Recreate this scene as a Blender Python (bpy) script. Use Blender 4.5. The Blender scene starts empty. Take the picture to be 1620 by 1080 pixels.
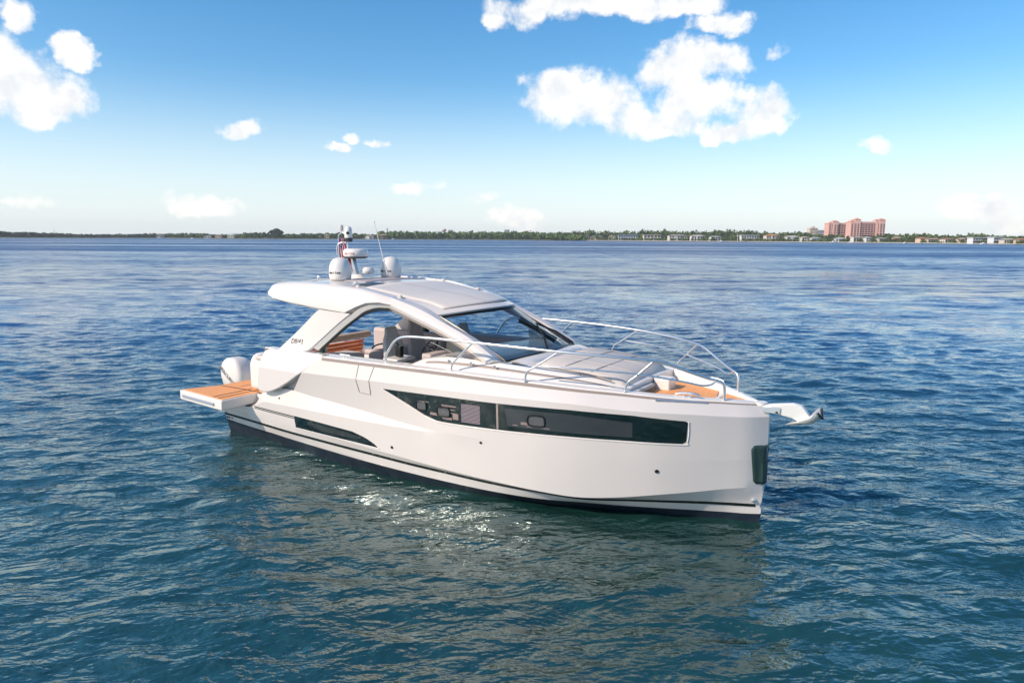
import bpy, bmesh, math, random
import numpy as np
from math import radians, sin, cos, tan, pi, atan2, degrees, sqrt
from mathutils import Vector, Matrix

# ------------------------------------------------------------------ camera, sky, sun, exposure
S = bpy.context.scene
CAMP = Vector((14.505, -11.244, 4.6)); YAW = 123.417; PITCH = 8.63; ROLL = 0.26
cd = bpy.data.cameras.new('camera'); cam = bpy.data.objects.new('camera', cd)
S.collection.objects.link(cam); S.camera = cam
cd.sensor_width = 36; cd.lens = 24.0; cd.clip_start = 0.1; cd.clip_end = 60000
ya, pa = radians(YAW), radians(PITCH)
fw = Vector((cos(ya)*cos(pa), sin(ya)*cos(pa), -sin(pa)))
rt = Vector((sin(ya), -cos(ya), 0)); up = rt.cross(fw)
q = radians(ROLL); rt2 = rt*cos(q) + up*sin(q); up2 = -rt*sin(q) + up*cos(q)
cam.matrix_world = Matrix(((rt2.x, up2.x, -fw.x, CAMP.x), (rt2.y, up2.y, -fw.y, CAMP.y), (rt2.z, up2.z, -fw.z, CAMP.z), (0, 0, 0, 1)))

S.view_settings.view_transform = 'Standard'; S.view_settings.look = 'None'
S.view_settings.gamma = 1; S.view_settings.exposure = 0.27
SUN_EL = 35.0; SDIR = Vector((-0.50, -0.866, 0)).normalized()        # horizontal direction towards the sun
sdir = Vector((SDIR.x*cos(radians(SUN_EL)), SDIR.y*cos(radians(SUN_EL)), sin(radians(SUN_EL))))
sl = bpy.data.lights.new('sun', 'SUN'); sun = bpy.data.objects.new('sun', sl); S.collection.objects.link(sun)
sl.energy = 4.0; sl.angle = radians(0.5); sl.color = (1.0, 0.84, 0.68)
sun.rotation_euler = sdir.to_track_quat('Z', 'Y').to_euler(); sun.location = (0, 0, 60)

W = bpy.data.worlds.new('World'); S.world = W; W.use_nodes = True
nt = W.node_tree; nt.nodes.clear()
def N(tree, typ, **kw):
    n = tree.nodes.new(typ)
    for k, v in kw.items():
        if k.startswith('i'):
            n.inputs[int(k[1:])].default_value = v
        else: setattr(n, k, v)
    return n
def mth(tree, op, a, b=None, c=None, clamp=False):
    n = tree.nodes.new('ShaderNodeMath'); n.operation = op; n.use_clamp = clamp
    for i, v in enumerate((a, b, c)):
        if v is None: continue
        if isinstance(v, (int, float)): n.inputs[i].default_value = v
        else: tree.links.new(v, n.inputs[i])
    return n.outputs[0]
def build_world():
    L = nt.links
    sky = N(nt, 'ShaderNodeTexSky'); sky.sky_type = 'NISHITA'; sky.sun_disc = False
    sky.sun_elevation = radians(SUN_EL); sky.sun_rotation = atan2(SDIR.x, SDIR.y)
    sky.air_density = 1.0; sky.dust_density = 0.6; sky.ozone_density = 2.0; sky.altitude = 0
    hs = N(nt, 'ShaderNodeHueSaturation'); hs.inputs['Saturation'].default_value = 1.37; hs.inputs['Hue'].default_value = 0.497
    hs.inputs['Value'].default_value = 1.13
    L.new(sky.outputs[0], hs.inputs['Color'])
    tc = N(nt, 'ShaderNodeTexCoord'); sp = N(nt, 'ShaderNodeSeparateXYZ'); L.new(tc.outputs['Generated'], sp.inputs[0])
    x, y, z = sp.outputs
    # azimuth measured clockwise from the north-ish view axis of the bay, elevation, both in degrees
    f0 = (cos(ya), sin(ya)); r0 = (sin(ya), -cos(ya))
    dep = mth(nt, 'ADD', mth(nt, 'MULTIPLY', x, f0[0]), mth(nt, 'MULTIPLY', y, f0[1]))
    rig = mth(nt, 'ADD', mth(nt, 'MULTIPLY', x, r0[0]), mth(nt, 'MULTIPLY', y, r0[1]))
    az = mth(nt, 'MULTIPLY', mth(nt, 'ARCTAN2', rig, dep), 57.2958)
    el = mth(nt, 'MULTIPLY', mth(nt, 'ARCSINE', z), 57.2958)
    # ragged edges: fractal noise pushes the coordinates about
    def noise(scale, detail, rough, off=(0, 0, 0)):
        mp = N(nt, 'ShaderNodeMapping'); mp.inputs['Location'].default_value = off
        L.new(tc.outputs['Generated'], mp.inputs['Vector'])
        n = N(nt, 'ShaderNodeTexNoise'); n.inputs['Scale'].default_value = scale; n.inputs['Detail'].default_value = detail
        n.inputs['Roughness'].default_value = rough; L.new(mp.outputs[0], n.inputs['Vector'])
        return n.outputs['Fac']
    n1 = noise(9, 10, 0.6); n2 = noise(9, 10, 0.6, (5.3, 1.7, 2.2)); n3 = noise(30, 9, 0.6, (1.3, 7.7, 4.2)); n4 = noise(20, 6, 0.6, (2.2, 3.1, 9.9))
    azd = mth(nt, 'ADD', az, mth(nt, 'MULTIPLY', mth(nt, 'SUBTRACT', n1, 0.5), 7.0))
    eld = mth(nt, 'ADD', el, mth(nt, 'MULTIPLY', mth(nt, 'SUBTRACT', n2, 0.5), 4.5))
    BL = CLOUDS
    dens = None; shade = None
    for (a0, e0, ra, re, k) in BL:
        da = mth(nt, 'MULTIPLY', mth(nt, 'SUBTRACT', azd, a0), 1.0/ra)
        de = mth(nt, 'MULTIPLY', mth(nt, 'SUBTRACT', eld, e0), 1.0/re)
        # flatter undersides
        de2 = mth(nt, 'MULTIPLY', de, mth(nt, 'ADD', 1.0, mth(nt, 'MULTIPLY', mth(nt, 'LESS_THAN', de, 0.0), 0.35)))
        r2 = mth(nt, 'ADD', mth(nt, 'MULTIPLY', da, da), mth(nt, 'MULTIPLY', de2, de2))
        v = mth(nt, 'MULTIPLY', mth(nt, 'SUBTRACT', 1.0, r2), k)
        dens = v if dens is None else mth(nt, 'MAXIMUM', dens, v)
    d2 = mth(nt, 'ADD', dens, mth(nt, 'MULTIPLY', mth(nt, 'SUBTRACT', n3, 0.5), 2.5))
    mr = N(nt, 'ShaderNodeMapRange'); mr.interpolation_type = 'SMOOTHSTEP'
    L.new(d2, mr.inputs[0]); mr.inputs[1].default_value = -0.25; mr.inputs[2].default_value = 0.85
    fac = mth(nt, 'MULTIPLY', mth(nt, 'MULTIPLY', mr.outputs[0], 0.96), mth(nt, 'GREATER_THAN', dens, -1.45))
    # cloud body: sunlit white with softly greyer folds
    cr = N(nt, 'ShaderNodeMapRange'); L.new(mth(nt, 'SUBTRACT', mth(nt, 'ADD', n4, mth(nt, 'MULTIPLY', n3, 0.6)), mth(nt, 'MULTIPLY', mth(nt, 'MAXIMUM', dens, 0.0), 0.22)), cr.inputs[0])
    cr.inputs[1].default_value = 0.50; cr.inputs[2].default_value = 0.82
    cc = N(nt, 'ShaderNodeMix', data_type='RGBA'); L.new(cr.outputs[0], cc.inputs[0])
    cc.inputs[6].default_value = CLOUD_DARK; cc.inputs[7].default_value = CLOUD_LIT
    # thin milky veil hugging the horizon
    hz = N(nt, 'ShaderNodeMapRange'); L.new(el, hz.inputs[0]); hz.inputs[1].default_value = 13.0; hz.inputs[2].default_value = -1.0
    hz.interpolation_type = 'SMOOTHSTEP'
    hf = mth(nt, 'MULTIPLY', hz.outputs[0], VEIL)
    mv = N(nt, 'ShaderNodeMix', data_type='RGBA'); L.new(hf, mv.inputs[0]); L.new(hs.outputs[0], mv.inputs[6]); mv.inputs[7].default_value = VEIL_COL
    mx = N(nt, 'ShaderNodeMix', data_type='RGBA'); L.new(fac, mx.inputs[0]); L.new(mv.outputs[2], mx.inputs[6]); L.new(cc.outputs[2], mx.inputs[7])
    bg = N(nt, 'ShaderNodeBackground'); bg.inputs['Strength'].default_value = 0.13
    L.new(mx.outputs[2], bg.inputs['Color'])
    out = N(nt, 'ShaderNodeOutputWorld'); L.new(bg.outputs[0], out.inputs[0])
VEIL = 0.75; VEIL_COL = (5.9, 6.5, 7.1, 1); CLOUD_DARK = (5.9, 6.05, 6.25, 1); CLOUD_LIT = (7.9, 7.6, 7.1, 1)
def ck(px, py, wx, wy, k=1.0):       # a cloud of the photograph's bearing, height and size in degrees
    t = atan2((px-810)/1080, cos(pa)+ (376-py)/1080*sin(pa)*0)   # near enough for bearings
    d = fw + rt2*((px-810)/1080) - up2*((py-540)/1080); d.normalize()
    a = degrees(atan2(d.x*sin(ya)-d.y*cos(ya), d.x*cos(ya)+d.y*sin(ya))); e = degrees(math.asin(d.z))
    s = 57.3/1080/(1+((px-810)/1080)**2)
    return (a, e, wx*s, wy*s*(1+((px-810)/1080)**2)**0.5, k)
CLOUDS = [ck(*c) for c in [
    (880, 12, 95, 26), (1000, 8, 110, 24), (1080, 10, 60, 22), (1135, 40, 48, 18), (800, 30, 25, 14, .8),
    (880, 150, 55, 32), (945, 165, 85, 50), (1010, 190, 60, 32), (1080, 110, 75, 42), (1120, 98, 55, 28), (1095, 165, 70, 36),
    (1060, 195, 75, 22), (1200, 180, 60, 44), (1150, 205, 50, 20), (1217, 72, 13, 8, .3),
    (40, 140, 95, 52), (100, 160, 75, 38), (0, 110, 50, 60), (70, 175, 60, 24), (122, 92, 40, 24), (10, 25, 40, 38),
    (380, 205, 38, 17), (525, 229, 34, 11, .9), (556, 213, 18, 9, .7), (605, 219, 17, 8, .6), (1386, 231, 32, 12, .8),
    (665, 293, 42, 12, .6), (320, 330, 62, 20, .8), (820, 352, 48, 20, .7), (765, 315, 26, 12, .6), (1540, 330, 85, 30, .9), (1590, 350, 50, 25, .7), (40, 320, 40, 12, .4)]]
build_world()

# ------------------------------------------------------------------ helpers
def tag(o, label=None, cat=None, group=None, kind=None):
    if label: o['label'] = label
    if cat: o['category'] = cat
    if group: o['group'] = group
    if kind: o['kind'] = kind
    return o
def empty(name, loc=(0, 0, 0), label=None, cat=None, group=None):
    o = bpy.data.objects.new(name, None); S.collection.objects.link(o); o.location = loc; o.empty_display_size = 0.3
    return tag(o, label, cat, group)
class MB:
    def __init__(s): s.v = []; s.f = []; s.m = []
    def add(s, vs, fs, m=0):
        b = len(s.v); s.v += [tuple(p) for p in vs]; s.f += [tuple(i+b for i in f) for f in fs]; s.m += [m]*len(fs); return s
    def box(s, x0, x1, y0, y1, z0, z1, m=0):
        return s.add([(x, y, z) for z in (z0, z1) for y in (y0, y1) for x in (x0, x1)],
                     [(0, 2, 3, 1), (4, 5, 7, 6), (0, 1, 5, 4), (2, 6, 7, 3), (0, 4, 6, 2), (1, 3, 7, 5)], m)
    def obox(s, c, ax, hx, hy, hz, m=0):      # oriented box: ax = 3 axis vectors
        vs = [Vector(c)+ax[0]*hx*i+ax[1]*hy*j+ax[2]*hz*k for k in (-1, 1) for j in (-1, 1) for i in (-1, 1)]
        return s.add(vs, [(0, 2, 3, 1), (4, 5, 7, 6), (0, 1, 5, 4), (2, 6, 7, 3), (0, 4, 6, 2), (1, 3, 7, 5)], m)
    def grid(s, rows, m=0, closeu=False, closev=False, flip=False):
        nr, nc = len(rows), len(rows[0]); vs = [p for r in rows for p in r]; fs = []
        for i in range(nr if closev else nr-1):
            for j in range(nc if closeu else nc-1):
                a, b = i*nc+j, i*nc+(j+1) % nc; c, d = ((i+1) % nr)*nc+(j+1) % nc, ((i+1) % nr)*nc+j
                fs.append((a, d, c, b) if flip else (a, b, c, d))
        return s.add(vs, fs, m)
    def tube(s, path, r, n=10, m=0, cap=True):
        P = [Vector(p) for p in path]; rr = r if isinstance(r, (list, tuple)) else [r]*len(P); rows = []
        T = [(P[min(i+1, len(P)-1)]-P[max(i-1, 0)]).normalized() for i in range(len(P))]
        u = T[0].cross(Vector((0, 0, 1)));  u = u if u.length > .05 else T[0].cross(Vector((0, 1, 0))); u.normalize()
        for p, t, R in zip(P, T, rr):
            u = (u-t*u.dot(t)).normalized(); w = t.cross(u)
            rows.append([p+(u*cos(a)+w*sin(a))*R for a in [2*pi*k/n for k in range(n)]])
        s.grid(rows, m, closeu=True)
        if cap:
            b = len(s.v); s.v += [tuple(q) for q in rows[0]]+[tuple(q) for q in rows[-1]]
            s.f += [tuple(b+k for k in range(n))[::-1], tuple(b+n+k for k in range(n))]; s.m += [m, m]
        return s
    def lathe(s, prof, c=(0, 0, 0), n=24, m=0, sy=1.0):
        rows = [[(c[0]+r*cos(2*pi*k/n), c[1]+r*sin(2*pi*k/n)*sy, c[2]+z) for k in range(n)] for r, z in prof]
        s.grid(rows, m, closeu=True)
        b = len(s.v); s.v += rows[0]+rows[-1]; s.f += [tuple(b+k for k in range(n))[::-1], tuple(b+n+k for k in range(n))]; s.m += [m, m]
        return s
    def prism(s, poly, d0, d1=None, m=0):      # poly: 3-D points; extruded by vector d0
        d = Vector(d0); n = len(poly); A = [Vector(p) for p in poly]; B = [p+d for p in A]
        return s.add(A+B, [tuple(range(n))[::-1], tuple(range(n, 2*n))]+[(i, (i+1) % n, n+(i+1) % n, n+i) for i in range(n)], m)
    def build(s, name, mats, parent=None, smooth=35, bevel=0, seg=2, solid=0, sub=0, fixn=True):
        me = bpy.data.meshes.new(name); me.from_pydata(s.v, [], s.f)
        if not isinstance(mats, (list, tuple)): mats = [mats]
        for k in mats: me.materials.append(k)
        me.polygons.foreach_set('material_index', s.m)
        if fixn:
            bm = bmesh.new(); bm.from_mesh(me); bmesh.ops.remove_doubles(bm, verts=bm.verts, dist=1e-5)
            bmesh.ops.recalc_face_normals(bm, faces=bm.faces); bm.to_mesh(me); bm.free()
        if smooth:
            me.polygons.foreach_set('use_smooth', [True]*len(me.polygons)); me.set_sharp_from_angle(angle=radians(smooth))
        me.update(); o = bpy.data.objects.new(name, me); S.collection.objects.link(o)
        if parent: o.parent = parent
        if solid: md = o.modifiers.new('t', 'SOLIDIFY'); md.thickness = solid; md.offset = -1
        if bevel:
            md = o.modifiers.new('b', 'BEVEL'); md.width = bevel; md.segments = seg; md.limit_method = 'ANGLE'; md.angle_limit = radians(35)
            md.harden_normals = False
        if sub: md = o.modifiers.new('s', 'SUBSURF'); md.levels = sub; md.render_levels = sub
        return o
def catmull(P, n=6):
    P = [Vector(p) for p in P]; out = []
    for i in range(len(P)-1):
        a, b, c, d = P[max(i-1, 0)], P[i], P[i+1], P[min(i+2, len(P)-1)]
        for k in range(n):
            t = k/n; out.append(0.5*((2*b)+(c-a)*t+(2*a-5*b+4*c-d)*t*t+(3*b-a-3*c+d)*t**3))
    out.append(P[-1]); return out
def mirror(P): return [(p[0], -p[1], p[2]) for p in P]
def copy_tree(o, parent=None):
    c = o.copy(); S.collection.objects.link(c)
    if parent: c.parent = parent
    for ch in o.children: copy_tree(ch, c)
    return c

# ------------------------------------------------------------------ materials
def mat(name, col, rough=.5, metal=0, coat=0, spec=.5, var=0.0, vscale=3.0, bump=0.0, bscale=40.0, emis=None):
    m = bpy.data.materials.new(name); m.use_nodes = True; t = m.node_tree; b = t.nodes['Principled BSDF']
    b.inputs['Base Color'].default_value = (*col, 1); b.inputs['Roughness'].default_value = rough; b.inputs['Metallic'].default_value = metal
    b.inputs['Coat Weight'].default_value = coat; b.inputs['Coat Roughness'].default_value = .08; b.inputs['Specular IOR Level'].default_value = spec
    tc = t.nodes.new('ShaderNodeTexCoord')
    if var:
        n = t.nodes.new('ShaderNodeTexNoise'); n.inputs['Scale'].default_value = vscale; n.inputs['Detail'].default_value = 5
        t.links.new(tc.outputs['Object'], n.inputs['Vector'])
        r = t.nodes.new('ShaderNodeMapRange'); r.inputs[1].default_value = .3; r.inputs[2].default_value = .7
        r.inputs[3].default_value = 1-var; r.inputs[4].default_value = 1+var*.6; t.links.new(n.outputs['Fac'], r.inputs[0])
        mx = t.nodes.new('ShaderNodeMix'); mx.data_type = 'RGBA'; mx.blend_type = 'MULTIPLY'; mx.inputs[0].default_value = 1
        mx.inputs[6].default_value = (*col, 1); t.links.new(r.outputs[0], mx.inputs[7]); t.links.new(mx.outputs[2], b.inputs['Base Color'])
        r2 = t.nodes.new('ShaderNodeMapRange'); r2.inputs[3].default_value = max(rough-.06, 0.02); r2.inputs[4].default_value = rough+.08
        t.links.new(n.outputs['Fac'], r2.inputs[0]); t.links.new(r2.outputs[0], b.inputs['Roughness'])
    if bump:
        n = t.nodes.new('ShaderNodeTexNoise'); n.inputs['Scale'].default_value = bscale; n.inputs['Detail'].default_value = 4
        t.links.new(tc.outputs['Object'], n.inputs['Vector']); bp = t.nodes.new('ShaderNodeBump'); bp.inputs['Strength'].default_value = bump
        bp.inputs['Distance'].default_value = .02; t.links.new(n.outputs['Fac'], bp.inputs['Height']); t.links.new(bp.outputs[0], b.inputs['Normal'])
    return m
GEL = mat('gelcoat', (.68, .63, .59), .20, coat=.6, var=.02, vscale=.7)
WHITE = mat('white_gelcoat', (.76, .715, .66), .3, coat=.3, var=.02)
DECKW = mat('non_skid_deck', (.72, .68, .63), .6, var=.03, bump=.15, bscale=150)
TAUPE = mat('taupe_trim', (.33, .27, .24), .5, var=.05)
ROOFP = mat('roof_panel', (.65, .60, .55), .45, var=.02)
CUSH = mat('cushion_vinyl', (.58, .53, .48), .6, var=.03, bump=.1, bscale=60)
GREYC = mat('grey_upholstery', (.50, .50, .48), .65, var=.05, bump=.1, bscale=60)
TAUPC = mat('taupe_upholstery', (.50, .43, .41), .65, var=.05)
ORANGE = mat('orange_cushion', (.88, .27, .09), .6, var=.08)
BLACK = mat('black_trim', (.012, .014, .014), .3, spec=.5)
STRIPE = mat('black_stripe', (.012, .018, .012), .25)
BOTTOM = mat('antifouling', (.012, .02, .035), .45, var=.3, vscale=6)
STEEL = mat('stainless_steel', (.88, .87, .85), .34, metal=1)
ALU = mat('satin_aluminium', (.55, .56, .57), .35, metal=1)
ALU_G = mat('grey_strut', (.45, .45, .45), .5)
DARKP = mat('grey_green_plate', (.022, .050, .046), .35, var=.1)
RED = mat('flag_red', (.6, .03, .04), .7); BLUE = mat('flag_blue', (.02, .03, .2), .7); FWH = mat('flag_white', (.8, .8, .78), .7)
LETT = mat('dark_lettering', (.03, .03, .035), .5); LETR = mat('red_lettering', (.45, .03, .03), .5); LETG = mat('grey_lettering', (.25, .25, .26), .4)
TWHITE = mat('terrace_underside', (.62, .63, .66), .4)
CHAR = mat('charcoal_panel', (.05, .055, .06), .35)

def teak_mat():
    m = bpy.data.materials.new('orange_deck'); m.use_nodes = True; t = m.node_tree; b = t.nodes['Principled BSDF']; L = t.links
    tc = t.nodes.new('ShaderNodeTexCoord'); sp = t.nodes.new('ShaderNodeSeparateXYZ'); L.new(tc.outputs['Object'], sp.inputs[0])
    # narrow seams across the boat every 60 mm
    fr = mth(t, 'FRACT', mth(t, 'MULTIPLY', sp.outputs[0], 1/0.065)); seam = mth(t, 'LESS_THAN', fr, 0.09)
    n = t.nodes.new('ShaderNodeTexNoise'); n.inputs['Scale'].default_value = 5; n.inputs['Detail'].default_value = 6
    mp = t.nodes.new('ShaderNodeMapping'); mp.inputs['Scale'].default_value = (6, .8, 1); L.new(tc.outputs['Object'], mp.inputs[0]); L.new(mp.outputs[0], n.inputs['Vector'])
    cr = t.nodes.new('ShaderNodeValToRGB'); cr.color_ramp.elements[0].position = .3; cr.color_ramp.elements[0].color = (.80, .33, .11, 1)
    cr.color_ramp.elements[1].position = .75; cr.color_ramp.elements[1].color = (.92, .43, .17, 1); L.new(n.outputs['Fac'], cr.inputs[0])
    mx = t.nodes.new('ShaderNodeMix'); mx.data_type = 'RGBA'; L.new(mth(t, 'MULTIPLY', seam, .35), mx.inputs[0]); L.new(cr.outputs[0], mx.inputs[6]); mx.inputs[7].default_value = (.12, .05, .02, 1)
    L.new(mx.outputs[2], b.inputs['Base Color']); b.inputs['Roughness'].default_value = .65
    return m
TEAK = teak_mat()
def glass_mat(name, tint, gloss=1.0, rough=.02):
    m = bpy.data.materials.new(name); m.use_nodes = True; t = m.node_tree; t.nodes.clear(); L = t.links
    tr = t.nodes.new('ShaderNodeBsdfTransparent'); tr.inputs[0].default_value = (*tint, 1)
    gl = t.nodes.new('ShaderNodeBsdfGlossy'); gl.inputs['Roughness'].default_value = rough; gl.inputs['Color'].default_value = (gloss, gloss, gloss, 1)
    fr = t.nodes.new('ShaderNodeFresnel'); fr.inputs[0].default_value = 1.45
    mx = t.nodes.new('ShaderNodeMixShader'); L.new(fr.outputs[0], mx.inputs[0]); L.new(tr.outputs[0], mx.inputs[1]); L.new(gl.outputs[0], mx.inputs[2])
    o = t.nodes.new('ShaderNodeOutputMaterial'); L.new(mx.outputs[0], o.inputs[0]); return m
GLASS = glass_mat('windscreen_glass', (.70, .78, .84))
SGLASS = glass_mat('side_glass', (.50, .46, .44))
HGLASS = mat('dark_hull_glass', (.006, .014, .012), .04, spec=.8)

# ------------------------------------------------------------------ hull form (X forward from the transom, Z up from the waterline, metres)
ST = [0, 1.3, 1.7, 2.2, 3.5, 5, 6, 7, 8, 8.7, 9.4, 10, 10.6, 11.1, 11.5, 11.8, 12]
HT = {
'keel': ([0]*17, [-.5]*17),
'under': ([1.6, 1.62, 1.63, 1.65, 1.7, 1.72, 1.7, 1.6, 1.4, 1.15, .85, .62, .42, .25, .13, .06, .005], [-.12]*17),
'bottom': ([1.70, 1.73, 1.74, 1.76, 1.82, 1.86, 1.85, 1.80, 1.66, 1.46, 1.15, .88, .60, .36, .2, .1, .01], [.27, .22, .215, .2, .18, .16, .15, .14, .12, .1, .09, .08, .08, .08, .09, .1, .11]),
'stripe': ([1.74, 1.79, 1.81, 1.84, 1.88, 1.9, 1.89, 1.84, 1.72, 1.57, 1.32, 1.03, .74, .48, .27, .12, .02], [.42, .395, .39, .385, .375, .365, .35, .335, .3, .27, .225, .235, .255, .262, .26, .255, .25]),
'chine': ([1.78, 1.85, 1.86, 1.89, 1.94, 1.96, 1.95, 1.91, 1.80, 1.67, 1.45, 1.22, .97, .69, .44, .235, .03], [.60, .6, .6, .59, .55, .5, .46, .41, .36, .32, .285, .34, .44, .51, .57, .6, .62]),
'm2': ([1.80, 1.86, 1.92, 1.95, 1.99, 2.0, 1.985, 1.945, 1.845, 1.70, 1.485, 1.255, .985, .695, .433, .222, .035], [.78, .80, .96, .99, 1.02, 1.04, 1.06, 1.08, 1.06, 1.03, 1.0, 1.0, 1.0, 1.0, 1.0, 1.0, 1.0]),
'm1': ([1.74, 1.80, 1.85, 1.88, 1.915, 1.94, 1.955, 1.95, 1.85, 1.706, 1.495, 1.268, 1.0, .708, .443, .23, .037], [.84, .86, 1.22, 1.33, 1.30, 1.22, 1.15, 1.12, 1.10, 1.08, 1.06, 1.06, 1.06, 1.06, 1.06, 1.06, 1.06]),
'knuckle': ([1.96, 1.99, 2.0, 2.02, 2.05, 2.06, 2.03, 1.97, 1.87, 1.75, 1.59, 1.38, 1.12, .82, .53, .28, .04], [1.78, 1.78, 1.78, 1.79, 1.83, 1.88, 1.9, 1.91, 1.92, 1.92, 1.91, 1.87, 1.85, 1.83, 1.8, 1.785, 1.77]),
'sheer': ([1.9, 1.92, 1.93, 1.95, 1.99, 2.0, 1.97, 1.9, 1.79, 1.66, 1.49, 1.27, 1.02, .73, .45, .22, .03], [2.17, 2.17, 2.17, 2.17, 2.185, 2.21, 2.22, 2.22, 2.2, 2.18, 2.15, 2.12, 2.08, 2.04, 2.01, 1.98, 1.96])}
for n_, (dz_) in (('m2', 0), ('m1', 0)):     # forward of X = 8 the two guide lines lie on the straight flare between chine and knuckle
    for i_ in range(8, 17):
        (hc, zc), (hk, zk), z_ = (HT['chine'][0][i_], HT['chine'][1][i_]), (HT['knuckle'][0][i_], HT['knuckle'][1][i_]), HT[n_][1][i_]
        HT[n_][0][i_] = hc+(hk-hc)*((z_-zc)/(zk-zc))**.85
ORD = ['keel', 'under', 'bottom', 'stripe', 'chine', 'm2', 'm1', 'knuckle', 'sheer']
XEND = {'keel': 11.7, 'under': 12.0, 'bottom': 12.04, 'stripe': 12.03, 'chine': 12.07, 'm2': 12.08, 'm1': 12.085, 'knuckle': 12.08, 'sheer': 11.94}
def cub(xs, ys, x):
    i = min(max(int(np.searchsorted(xs, x))-1, 0), len(xs)-2)
    def sl(k):
        if k == 0: return (ys[1]-ys[0])/(xs[1]-xs[0])
        if k == len(xs)-1: return (ys[-1]-ys[-2])/(xs[-1]-xs[-2])
        d0 = (ys[k]-ys[k-1])/(xs[k]-xs[k-1]); d1 = (ys[k+1]-ys[k])/(xs[k+1]-xs[k])
        return 0 if d0*d1 <= 0 and abs(d0)+abs(d1) > .5 else (d0*(xs[k+1]-xs[k])+d1*(xs[k]-xs[k-1]))/(xs[k+1]-xs[k-1])
    h = xs[i+1]-xs[i]; t = (x-xs[i])/h
    return (2*t**3-3*t*t+1)*ys[i]+(t**3-2*t*t+t)*h*sl(i)+(-2*t**3+3*t*t)*ys[i+1]+(t**3-t*t)*h*sl(i+1)
def LN(n, x):
    h, z = HT[n]; x = min(max(x, 0), 12); return cub(ST, h, x), cub(ST, z, x)
def xe(n, s): return s+(XEND[n]-12)*max(0, (s-9)/3)**2
def HB(x, z):
    p = []
    for n in ORD:
        s_ = x
        for _ in range(3): s_ = x-(xe(n, s_)-s_)
        p.append(LN(n, s_))
    zz = [a[1] for a in p]; hh = [a[0] for a in p]
    for i in range(1, len(zz)):
        if zz[i] <= zz[i-1]: zz[i] = zz[i-1]+1e-4
    return float(np.interp(z, zz, hh))
def hp(x, z, off=0.0, side=-1):
    # point on the topsides pushed out along the true surface normal
    h = HB(x, z); e = .02
    dx = (HB(x+e, z)-HB(x-e, z))/(2*e); dz = (HB(x, z+e)-HB(x, z-e))/(2*e)
    n = Vector((-dx, 1, -dz)).normalized()
    return (x+n.x*off, side*(h+n.y*off), z+n.z*off)
def hull_patch(poly, off=.006, thick=.02, side=-1, nx=None):
    # fills the (X, Z) polygon with a strip that follows the hull: top and bottom chains by X
    xs = sorted(set(round(p[0], 3) for p in poly)); x0, x1 = xs[0], xs[-1]
    n = nx or max(6, int((x1-x0)/.12)); X = sorted(set([x0+(x1-x0)*k/n for k in range(n+1)]+xs))
    def span(x):
        zz = []
        for i in range(len(poly)):
            (ax, az), (bx, bz) = poly[i], poly[(i+1) % len(poly)]
            if ax == bx:
                if abs(ax-x) < 1e-6: zz += [az, bz]
            elif min(ax, bx)-1e-9 <= x <= max(ax, bx)+1e-9: zz.append(az+(bz-az)*(x-ax)/(bx-ax))
        return min(zz), max(zz)
    mb = MB(); top = []
    for x in X:
        a, b = span(x); top.append([hp(x, a+(b-a)*k/4, off, side) for k in range(5)])
    mb.grid(top)
    inn = [[hp(x, a+(b-a)*k/4, off-thick, side) for k in range(5)] for x, (a, b) in [(x, span(x)) for x in X]]
    # side walls
    mb.grid([[r[0] for r in top], [r[0] for r in inn]]); mb.grid([[r[-1] for r in top], [r[-1] for r in inn]])
    mb.grid([top[0], inn[0]]); mb.grid([top[-1], inn[-1]])
    return mb
def hull_line(pts, w, off=.008, side=-1, n=60):
    # a strip of width w along (X, Z) points
    P = catmull([(a, 0, b) for a, b in pts], max(2, n//len(pts))); mb = MB()
    rows = [[hp(p.x, p.z-w/2, off-.01, side), hp(p.x, p.z-w/2, off, side), hp(p.x, p.z+w/2, off, side), hp(p.x, p.z+w/2, off-.01, side)] for p in P]
    return mb.grid(rows)

# ================================================================== THE YACHT
Y = empty('motor_yacht', (0, 0, 0), 'white motor yacht with swept hardtop arch, dark hull windows and orange decking on blue water', 'yacht')
XS = sorted(set([12*(k/90) for k in range(91)]+ST+[11.9, 11.95, 11.98]))
mb = MB()
for side in (-1, 1):
    low = ORD[:7]
    def pt(n, s): h, z = LN(n, s); return (xe(n, s), side*h, z)
    for a in range(len(low)-1):
        na, nb = low[a], low[a+1]; rows = []
        for s in XS:
            A, B = Vector(pt(na, s)), Vector(pt(nb, s)); rows.append([A.lerp(B, k/3) for k in range(4)])
        mb.grid(rows, 1 if a < 2 else 0)
    upx = {'m1': 2.75, 'knuckle': 3.2, 'sheer': 3.78}; K = 110
    for na, nb in (('m1', 'knuckle'), ('knuckle', 'sheer')):
        rows = []
        for k in range(K+1):
            u = k/K; A = Vector(pt(na, upx[na]+(12-upx[na])*u)); B = Vector(pt(nb, upx[nb]+(12-upx[nb])*u))
            rows.append([A.lerp(B, j/5) for j in range(6)])
        mb.grid(rows, 0)
# transom and stem closures
tr = [(0, -LN(n, 0)[0], LN(n, 0)[1]) for n in ORD[:7]]; trm = [(p[0], -p[1], p[2]) for p in tr]
mb.grid([tr, trm], 0)
st = [(xe(n, 12), -LN(n, 12)[0], LN(n, 12)[1]) for n in ORD]; mb.grid([st, [(p[0], -p[1], p[2]) for p in st]], 0)
mb.build('hull', [GEL, BOTTOM], Y, smooth=14)

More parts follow.
